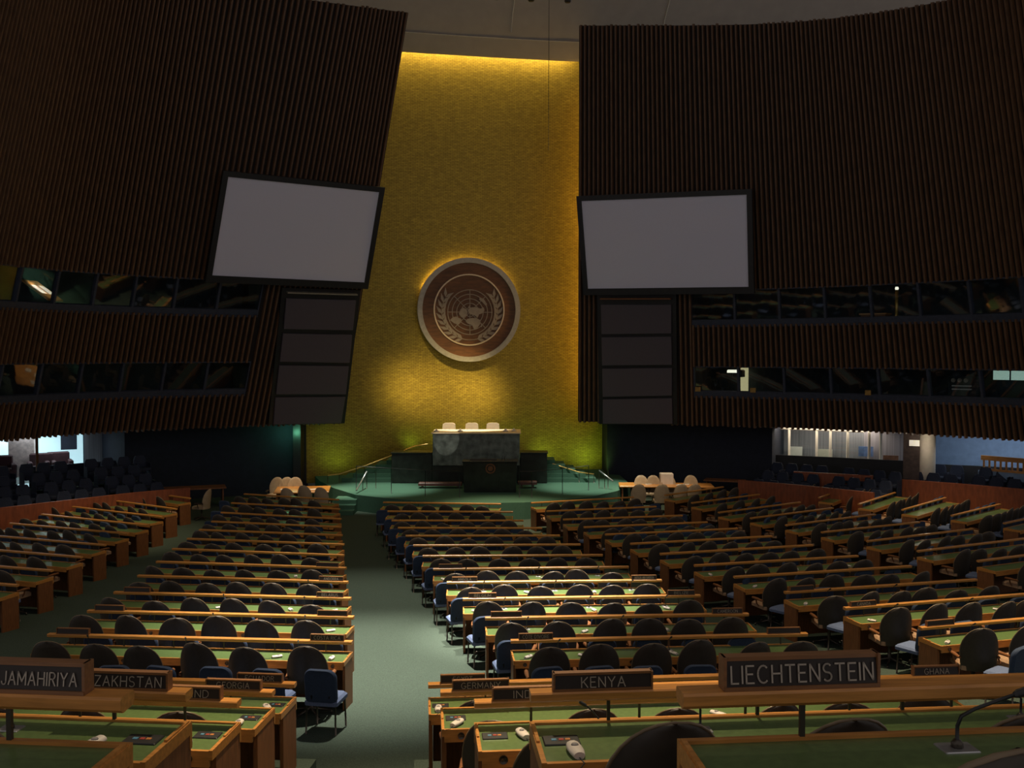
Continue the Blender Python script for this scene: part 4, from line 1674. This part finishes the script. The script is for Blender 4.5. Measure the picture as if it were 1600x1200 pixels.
c1 = at_z(473, 764, 0.75)
simple_table('clerk_table', c1.x, c1.y, 2.0, 1.6, R(8), 'wooden table with papers, left of the stage steps')
for i, px in enumerate((429, 446, 461)):
    table_chair(px, 753, 0, R(180 + 10 * (i - 1)), 'beige chair at the left table by the stage, %s on its far side' % ORD[i + 1])
for i, (px, py) in enumerate(((453, 767), (480, 763), (506, 766))):
    table_chair(px, py, 0, R(-15), 'beige chair at the left table by the stage, %s on its near side' % ORD[i + 1])
c2 = at_z(1040, 757, 0.75)
simple_table('clerk_table', c2.x, c2.y, 3.6, 1.1, R(-4), 'wooden table with papers and a box, right of the stage')
for i, px in enumerate((1003, 1022, 1046, 1081)):
    table_chair(px, 750, 0, R(180), 'beige chair at the right table by the stage, %s on its far side' % ORD[i + 1])
for i, px in enumerate((996, 1032, 1062, 1083)):
    table_chair(px, 761, 0, R(5), 'beige chair at the right table by the stage, %s on its near side' % ORD[i + 1])
b = MB(); b.cbox(-.25, .25, -.2, .2, 0, .42, .02)
o = b.build('monitor_box', IVORY, loc=(at_z(1040, 745, 1.0).x, c2.y + 0.2, 0.75)); tag(o, 'pale boxy monitor standing on the right table by the stage', 'monitor')
for i, (px, c) in enumerate(((450, c1), (478, c1), (492, c1), (1012, c2), (1060, c2), (1072, c2))):
    b = MB(); b.box(-.16, .16, -.12, .12, 0, .02)
    q = at_z(px, 762 if c is c1 else 755, .76)
    o = b.build('paper_stack', PAPER, loc=(q.x, c.y + (0.1 if i % 2 else -0.2), .75), rz=R(12 * i))
    tag(o, 'stack of white papers, %s from left on the %s table by the stage' % (ORD[(i % 3) + 1], 'left' if c is c1 else 'right'), 'papers', 'papers on the tables')
# dim tables and chair further left
q = at_z(285, 768, .75)
simple_table('side_table', q.x, q.y + 1.2, 2.4, 0.9, R(20), 'dim brown table in the shade beyond the far left desks')
table_chair(315, 770, 0, R(80), 'beige chair standing in the aisle before the dim side table')
q = at_z(1125, 745, .75)
simple_table('side_table', q.x, q.y - 0.9, 1.6, 0.7, R(-20), 'dim brown table beside the red partition on the right')

# ================================================================ UNDER THE BALCONIES
def partition(name, pts, h, m, thick=0.12, cap=True):
    b = MB()
    for (p, q) in zip(pts, pts[1:]):
        d = (q - p).normalized()
        n = Vector((-d.y, d.x, 0)) * thick
        b.hexa([p, q, q + n, p + n, p + Vector((0, 0, h)), q + Vector((0, 0, h)), q + n + Vector((0, 0, h)), p + n + Vector((0, 0, h))])
    return struct(b.build(name, m))


def ground(px, py, h):   # point whose top (height h over the local floor) shows at the pixel
    lo, hi = 10, 48
    for _ in range(50):
        Y = (lo + hi) / 2
        if at(px, py, Y).z > floor_z(Y) + h:
            lo = Y
        else:
            hi = Y
    p = at(px, py, Y)
    return Vector((p.x, p.y, floor_z(Y) - 0.05))


LPART = [ground(-70, 808, 1.1), ground(0, 794, 1.1), ground(112, 781, 1.1), ground(200, 771, 1.1), ground(297, 762, 1.1)]
partition('trim_20', LPART, 1.15, REDWOOD)
RPART = [ground(1153, 750, 1.1), ground(1260, 759, 1.1), ground(1364, 770, 1.1)]
partition('trim_21', RPART, 1.15, REDWOOD)
RPART2 = [ground(1405, 749, 1.25), ground(1500, 756, 1.25), ground(1640, 768, 1.25)]
partition('trim_22', RPART2, 1.3, REDWOOD)


LEDGE = [at(1240, 735, 37.9), at(1364, 745, 36.6)]
partition('trim_26', [Vector((v.x, v.y, 0.0)) for v in LEDGE], LEDGE[0].z * .5 + LEDGE[1].z * .5, REDWOOD, 0.1)


def aud_seat():
    b = MB()
    fr = []
    for j in range(6):
        v = j / 5
        z = 0.42 + 0.46 * v
        hw = 0.24 * (1 - 0.35 * max(0, v - 0.55) ** 1.5 / 0.3)
        y = -0.2 - 0.08 * v
        fr.append([(-hw, y - .05, z), (-hw * .7, y - .07, z), (hw * .7, y - .07, z), (hw, y - .05, z), (hw, y + .03, z), (hw * .7, y + .01, z), (-hw * .7, y + .01, z), (-hw, y + .03, z)])
    b.grid(fr, True, True)
    b.add(fr[-1], [tuple(range(8))])
    b.cbox(-.23, .23, -.2, .25, .36, .46, .03)
    b.box(-.27, -.24, -.22, .15, 0, .62)
    b.box(.24, .27, -.22, .15, 0, .62)
    b.mats = [NAVY]; b.m = [0] * len(b.f)
    return b.mesh('balcony_seat')


AUD = aud_seat()


def seat_bank(pts, nrows, spacing, rise, dback, setname, where, skip0=0.5, z0=0.0):
    """tiers of seats behind a partition; pts run left to right as seen from the hall"""
    for t in range(nrows):
        segs = []
        off = dback + 0.9 * t
        cur = []
        for i, p in enumerate(pts):
            a = pts[max(0, i - 1)]
            c = pts[min(len(pts) - 1, i + 1)]
            d = (c - a); d.z = 0; d.normalize()
            n = Vector((-d.y, d.x, 0))
            cur.append(Vector((p.x, p.y, 0)) + n * off)
        z = z0 + rise * t
        # tier platform
        b = MB()
        for p, q in zip(cur, cur[1:]):
            d = (q - p).normalized(); n = Vector((-d.y, d.x, 0))
            p2, q2 = p - n * .45, q - n * .45
            p3, q3 = p + n * .45, q + n * .45
            b.hexa([Vector((v.x, v.y, -0.02)) for v in (p2, q2, q3, p3)] + [Vector((v.x, v.y, z)) for v in (p2, q2, q3, p3)])
        struct(b.build('floor_tier_' + setname, CARPET))
        k = 0
        for p, q in zip(cur, cur[1:]):
            L = (q - p).length
            d = (q - p).normalized()
            m = int(L / spacing)
            for i in range(m):
                c = p + d * (spacing * (i + 0.5))
                if not (-40 < proj((c.x, c.y, z + .6))[0] < 1640):
                    continue
                k += 1
                o = link_mesh('balcony_seat', AUD, None, (c.x, c.y, z), math.atan2(d.y, d.x) + R(180))
                tag(o, 'navy seat, %s from left, %s tier, %s' % (ORD[k], ORD[t + 1], where), 'seat', 'dark blue seats under the side balconies')


seat_bank(LPART, 4, 0.6, 0.24, 0.9, 'left', 'under left balcony', z0=0.35)
seat_bank(RPART, 3, 0.6, 0.24, 0.9, 'right', 'right balcony, left of white pillar', z0=0.15)
seat_bank(RPART2, 2, 0.6, 0.24, 0.9, 'right', 'right balcony, right of white pillar', z0=0.55)


LB_ = [at(46, 729, 36.6), at(110, 725, 37.6), at(214, 717, 39.4)]
for v in LB_:
    v.z = 0.0
partition('trim_23', LB_, at(110, 725, 37.6).z, NAVY, 0.08)
RB_ = [at(1203, 711, 40.6), at(1300, 714, 39.6), at(1418, 720, 38.2)]
h_ = sum(v.z for v in RB_) / 3
for v in RB_:
    v.z = 0.0
partition('trim_24', RB_, h_, BLACK, 0.08)
RB_ = [at(1454, 723, 37.6), at(1530, 728, 36.9), at(1640, 736, 35.8)]
h_ = sum(v.z for v in RB_) / 3
for v in RB_:
    v.z = 0.0
partition('trim_25', RB_, h_, BLACK, 0.08)


# lounge seen through the opening at far left: self-glowing back wall, columns, furniture
def open_room(name, W, px0, px1, off, m, z0=0.3):
    b = MB()
    b.grid(lower_strip(W, s_off(W, px0, off), s_off(W, px1, off), off, z0, ZB + .05))
    return struct(b.build(name, m))


open_room('wall_lounge', WL, 150, -90, 5.4, GLOW_COOL)
open_room('wall_lounge_curtain', WL, 216, 132, 3.4, CURTAIN)
lf = MB()
lf.grid(lower_strip(WL, WL.s_px(216, ZB), WL.s_px(-90, ZB), 2.2, 1.0, 1.0))
g0 = lower_strip(WL, WL.s_px(216, ZB), WL.s_px(-90, ZB), 2.4, 1.05, 1.05)
g1 = lower_strip(WL, WL.s_px(216, ZB), WL.s_px(-90, ZB), 5.4, 1.05, 1.05)
lf2 = MB(); lf2.grid([[a[0], b_[0]] for a, b_ in zip(g0, g1)], smooth=False)
struct(lf2.build('floor_lounge', mat('lounge_carpet', (0.35, 0.42, 0.42), 0.9)))
lamp('lounge_ceiling_lamp', 'AREA', lpx(WL, 60, 4.2, ZB - 0.1), lpx(WL, 60, 4.2, 0), 60, (0.75, 0.95, 1.0), 3.0, 1.5)
b = MB()
p = lpx(WL, 35, 4.6, 1.05)
b.box(-.45, .45, -.3, .3, 0, ZB - 1.05)
struct(b.build('trim_30', mat('lounge_column', (0.55, 0.42, 0.40), 0.7), loc=p, rz=R(20)))


def armchair(p, rz, m, lab):
    o = empty('lounge_armchair', p, rz)
    b = MB(); b.cbox(-.42, .42, -.35, .35, .22, .45, .05); b.build('seat', m, o)
    b = MB(); b.cbox(-.42, .42, .25, .42, .3, .92, .05); b.build('backrest', m, o)
    for s in (-1, 1):
        b = MB(); b.cbox(s * .42 - .08, s * .42 + .08, -.35, .4, .1, .62, .03); b.build('armrest', m, o)
    tag(o, lab, 'armchair', 'dark armchairs in the lit lounge')


DKRED = mat('dark_red_fabric', (0.06, 0.02, 0.025), 0.8)
armchair(lpx(WL, 66, 3.6, 1.05), R(30), DKRED, 'dark armchair in the lit lounge behind the left seats, left one')
armchair(lpx(WL, 92, 3.6, 1.05), R(30), DKRED, 'dark armchair in the lit lounge behind the left seats, right one')
armchair(lpx(WL, 2, 4.0, 1.05), R(30), DKRED, 'dark armchair at the left picture edge in the lit lounge')
for i, px in enumerate((36, 98)):
    p = lower_pt(WL, WL.s_px(px, ZB), 1.6, 0.6)
    b = MB(); b.tube([(0, 0, 0), (0, 0, ZB - .6)], .05, 10)
    struct(b.build('trim_%d' % (31 + i), WOOD_D, loc=p))
p = lpx(WL, 108, 4.6, 1.05)
b = MB(); b.cbox(-.3, .3, -.02, .02, .9, 1.7, .01)
o = b.build('wall_picture', DKBLUE, loc=p, rz=R(25)); tag(o, 'dark hanging panel in the lit lounge beside the curtain', 'panel')
p = lpx(WL, 20, 4.5, 1.05)
b = MB(); b.lathe([(.13, 0), (.16, .45), (.15, .47)], 14)
o = b.build('waste_bin', BLACK, loc=p); tag(o, 'black waste bin in the lit lounge at far left', 'bin')

# right side: curtained glass wall, post, white pillar, pale blue wall with wooden railing
sc, sd = s_off(WR, 1194, 3.2), s_off(WR, 1422, 3.2)
gl_ = MB()
gl_.grid(lower_strip(WR, sc, sd, 3.2, 0.4, ZB + .05))
struct(gl_.build('wall_curtain', CURTAIN))
lamp('corridor_lamp', 'AREA', lpx(WR, 1290, 2.4, ZB - .1), lpx(WR, 1290, 2.9, 1.0), 55, (1.0, 0.86, 0.68), 4.0, 0.8)
mu = MB()
for px in (1208, 1249, 1269, 1294, 1325, 1342):
    p = lower_pt(WR, WR.s_px(px, ZB), 2.6, 0.4)
    mu.box(p.x - .045, p.x + .045, p.y - .03, p.y + .03, .4, ZB - .2)
pts = [lower_pt(WR, sc + (sd - sc) * i / 8 * .72, 2.6, ZB - .22) for i in range(9)]
mu.tube(pts, .06, 6)
wn = struct(mu.build('window_90', WHITEP))
pn = MB(); pn.grid(lower_strip(WR, sc, sc + (sd - sc) * .72, 2.62, .45, ZB - .22))
pn.build('pane', GLASS, wn)
for i, (px, m, z, lab) in enumerate(((1214, PAPER, 1.75, 'white notice behind the glass, far left'), (1258, WHITEP, 1.7, 'cream poster behind the glass, middle'), (1316, mat('poster_blue', (0.12, 0.2, 0.42), 0.7), 1.9, 'blue poster behind the glass, right of the cream one'), (1352, mat('poster_brown', (0.22, 0.1, 0.05), 0.7), 1.6, 'brown poster behind the glass, rightmost'))):
    p = lower_pt(WR, WR.s_px(px, ZB), 3.0, z)
    b = MB(); b.box(-.28, .28, -.02, .02, -.2, .2)
    o = b.build('poster', m, loc=p, rz=R(-20)); tag(o, lab, 'poster', 'posters behind the right glass wall')
p = lpx(WR, 1424, 1.3, 0.3)
b = MB(); b.box(-.28, .28, -.2, .2, 0, ZB - .3); o = struct(b.build('trim_40', mat('dark_post', (0.06, 0.04, 0.035), 0.7), loc=p, rz=R(-25)))
b = MB(); b.box(-.18, .18, -.03, .0, 0, .22)
o = b.build('exit_light', mat('sign_glow', (0.8, 0.8, 0.7), 0.6, emit=(1, 0.9, 0.75), estr=0.35), loc=p + Vector((0, -.25, ZB - 0.85)), rz=R(-25)); tag(o, 'small pale lit panel on the dark post left of white pillar', 'light')
p = lpx(WR, 1448, 1.6, 0.3)
b = MB(); b.lathe([(.3, 0), (.3, ZB - .3)], 20); struct(b.build('trim_41', WHITEP, loc=p))
lamp('pillar_lamp', 'POINT', lpx(WR, 1446, 0.6, ZB - 0.2), None, 14, (1, .85, .65), .1)
b = MB(); b.grid(lower_strip(WR, s_off(WR, 1452, 4.4), s_off(WR, 1700, 4.4), 4.4, .4, ZB + .05)); struct(b.build('wall_pale_blue', LTBLUE))
lamp('corridor_lamp', 'AREA', lpx(WR, 1540, 2.6, ZB - .1), lpx(WR, 1540, 4.2, 1.0), 48, (0.85, 0.92, 1.0), 4.0, 0.8)
s0, s1_ = s_off(WR, 1533, 2.4), s_off(WR, 1660, 2.4)
a, c = lower_pt(WR, s0, 2.4, 1.55), lower_pt(WR, s1_, 2.4, 1.55)
root = empty('wooden_railing', a, math.atan2(c.y - a.y, c.x - a.x))
tag(root, 'honey wood slatted railing before the pale blue wall', 'railing')
L = (c - a).length
b = MB(); b.box(0, L, -.04, .04, .38, .55); b.build('top_rail', WOOD, root)
b = MB(); b.box(0, L, -.04, .04, 0, .08); b.build('bottom_rail', WOOD, root)
for i in range(int(L / .2)):
    b = MB(); b.box(.1 + .2 * i - .03, .1 + .2 * i + .03, -.02, .02, .08, .38); b.build('baluster', WOOD, root)
b = MB(); b.box(-.1, L, -.02, .3, -1.3, -0.0); b.build('base_wall', LTBLUE, root)


# ================================================================ BOOTH CONTENTS
def booth_pt(W, px, z, back):
    def q(s):
        n = W.nrm(s, z)
        n = Vector((n.x, n.y, 0)).normalized()
        return W.P(s, z) - n * back, n
    lo, hi = 0.0, W.L
    inc = proj(q(hi)[0])[0] > proj(q(lo)[0])[0]
    for _ in range(40):
        m = (lo + hi) / 2
        if (proj(q(m)[0])[0] < px) == inc:
            lo = m
        else:
            hi = m
    p, n = q(m)
    return p, math.atan2(n.x, -n.y)


# lit desk with papers, upper left booth
p, a = booth_pt(WL, 64, 8.0, 0.9)
root = empty('booth_desk', p, a + R(25))
tag(root, 'lit wooden desk with white papers in the upper left booth window', 'desk')
b = MB(); b.hexa([(-.5, -.5, -.4), (.5, -.5, -.4), (.5, .4, .25), (-.5, .4, .25), (-.5, -.5, -.34), (.5, -.5, -.34), (.5, .4, .31), (-.5, .4, .31)]); b.build('desk_top', WOOD, root)
for i, x in enumerate((-.25, .25)):
    b = MB(); b.hexa([(x - .17, -.25, -.16), (x + .17, -.25, -.16), (x + .17, .15, .13), (x - .17, .15, .13), (x - .17, -.25, -.15), (x + .17, -.25, -.15), (x + .17, .15, .14), (x - .17, .15, .14)]); b.build('paper', PAPER, root)
q, _ = booth_pt(WL, 70, 8.6, 0.7)
lamp('booth_desk_lamp', 'SPOT', q, p, 30, (1, .92, .8), .05, angle=95, blend=.8)
# lower right booth: doorway, lamp, figure-like equipment stand
p, a = booth_pt(WR, 1163, 4.75, 2.6)
b = MB(); b.box(-.16, .16, 0, .04, -.75, .8)
o = b.build('lit_doorway', DOOR_GLOW, loc=p, rz=a); tag(o, 'narrow lit yellow doorway inside the lower right booth', 'doorway')
p, a = booth_pt(WR, 1145, 5.1, 1.8)
b = MB(); b.cbox(-.22, .22, -.1, .1, -.07, .05, .03)
o = b.build('desk_lamp', LAMP_GLOW, loc=p, rz=a); tag(o, 'small white lamp glowing in the lower right booth', 'lamp')
p, a = booth_pt(WR, 1154, 4.4, 1.9)
root = empty('camera_stand', p, a)
tag(root, 'dark camera on stand before the lit doorway in the booth', 'camera')
b = MB(); b.cbox(-.2, .2, -.3, .3, .45, .75, .04); b.build('camera_body', BLACK, root)
b = MB(); b.tube([(0, 0, -.4), (0, 0, .45)], .06, 8); b.build('column', METAL, root)
# lower right far: tubes and equipment
for i, px in enumerate((1564, 1592)):
    p, a = booth_pt(WR, px, 5.05, 2.3)
    b = MB(); b.box(-.27, .27, 0, .05, -.16, .18)
    o = b.build('light_panel', TUBE_GLOW, loc=p, rz=a); tag(o, 'pale green light panel in the lower right booth, %s' % ('left one' if i == 0 else 'right one'), 'light', 'light panels in the lower right booth')
p, a = booth_pt(WR, 1503, 4.72, 1.6)
root = empty('equipment_rack', p, a)
tag(root, 'equipment rack with pale dials in the lower right booth', 'rack')
b = MB(); b.cbox(-.5, .5, 0, .4, -.4, .3, .03); b.build('cabinet', BOOTH, root)
for i in range(3):
    b = MB(); b.tube([(-.3 + .22 * i, -.02, .14), (-.3 + .22 * i, .02, .14)], .08, 12); b.build('dial', IVORY, root)
for i in range(2):
    b = MB(); b.box(-.35, .35, -.02, .01, -.08 - .12 * i, -.04 - .12 * i); b.build('strip', STEEL, root)
# upper right booth: lit counter and lamps
p, a = booth_pt(WR, 1368, 7.3, 1.0)
root = empty('booth_counter', p, a)
tag(root, 'small lit counter in the upper right booth window', 'counter')
b = MB(); b.box(-.5, .5, -.3, .3, -.05, .0); b.build('counter_top', WOOD, root)
b = MB(); b.box(-.45, .45, -.25, .25, -.5, -.05); b.build('cabinet', WOOD_D, root)
q, a = booth_pt(WR, 1366, 8.1, 0.9)
lamp('booth_counter_lamp', 'SPOT', q, p, 26, (1, .85, .6), .05, angle=80, blend=.6)
p, a = booth_pt(WR, 1401, 7.6, 1.3)
root = empty('floor_lamp', p - Vector((0, 0, .6)), a)
tag(root, 'slim brass lamp stand glowing in the upper right booth', 'lamp')
b = MB(); b.tube([(0, 0, 0), (0, 0, 1.15)], .06, 8); b.build('pole', BRASS, root)
b = MB(); b.lathe([(.05, 1.15), (.07, 1.2), (.05, 1.26)], 10); b.build('bulb', LAMP_GLOW, root)
# small orange box notices under the lower right booth sill
for i, (px, lab) in enumerate(((1091, 'left'), (1177, 'middle'), (1357, 'right'))):
    s = WR.s_px(px, 4.42)
    n = WR.nrm(s, 4.42)
    p = WR.P(s, 4.40) + n * 0.05
    b = MB(); b.cbox(-.11, .11, -.03, .02, -.09, .09, .01)
    o = b.build('sill_box', mat('ochre_box', (0.30, 0.17, 0.03), 0.6), loc=p, rz=math.atan2(n.x, -n.y)); tag(o, 'small ochre box on the lower right booth sill, %s one' % lab, 'box', 'ochre boxes on the booth sill')

# small dark lamps hanging from the dome
for i, (px, py) in enumerate(((776, -1), (830, 2), (887, 4))):
    p = at(px, py, 38.0)
    root = empty('hanging_lamp', p)
    tag(root, 'tiny dark lamp hanging from the ceiling, %s of three' % ('left', 'middle', 'right')[i], 'lamp', 'tiny hanging ceiling lamps')
    b = MB(); b.lathe([(.10, 0), (.13, .05), (.05, .3)], 10); b.build('shade', BLACK, root)
    b = MB(); b.tube([(0, 0, .3), (0, 0, 3.2)], .01, 5); b.build('cable', BLACK, root)
# thin cable hanging in front of the gold wall
a = at(858, 0, 42.2); c = at(857, 235, 42.2)
b = MB(); b.tube([Vector((0, 0, 0)), a - c], .012, 5)
o = b.build('hanging_cable', BLACK, loc=c); tag(o, 'thin black cable hanging before the right side of the gold wall', 'cable')
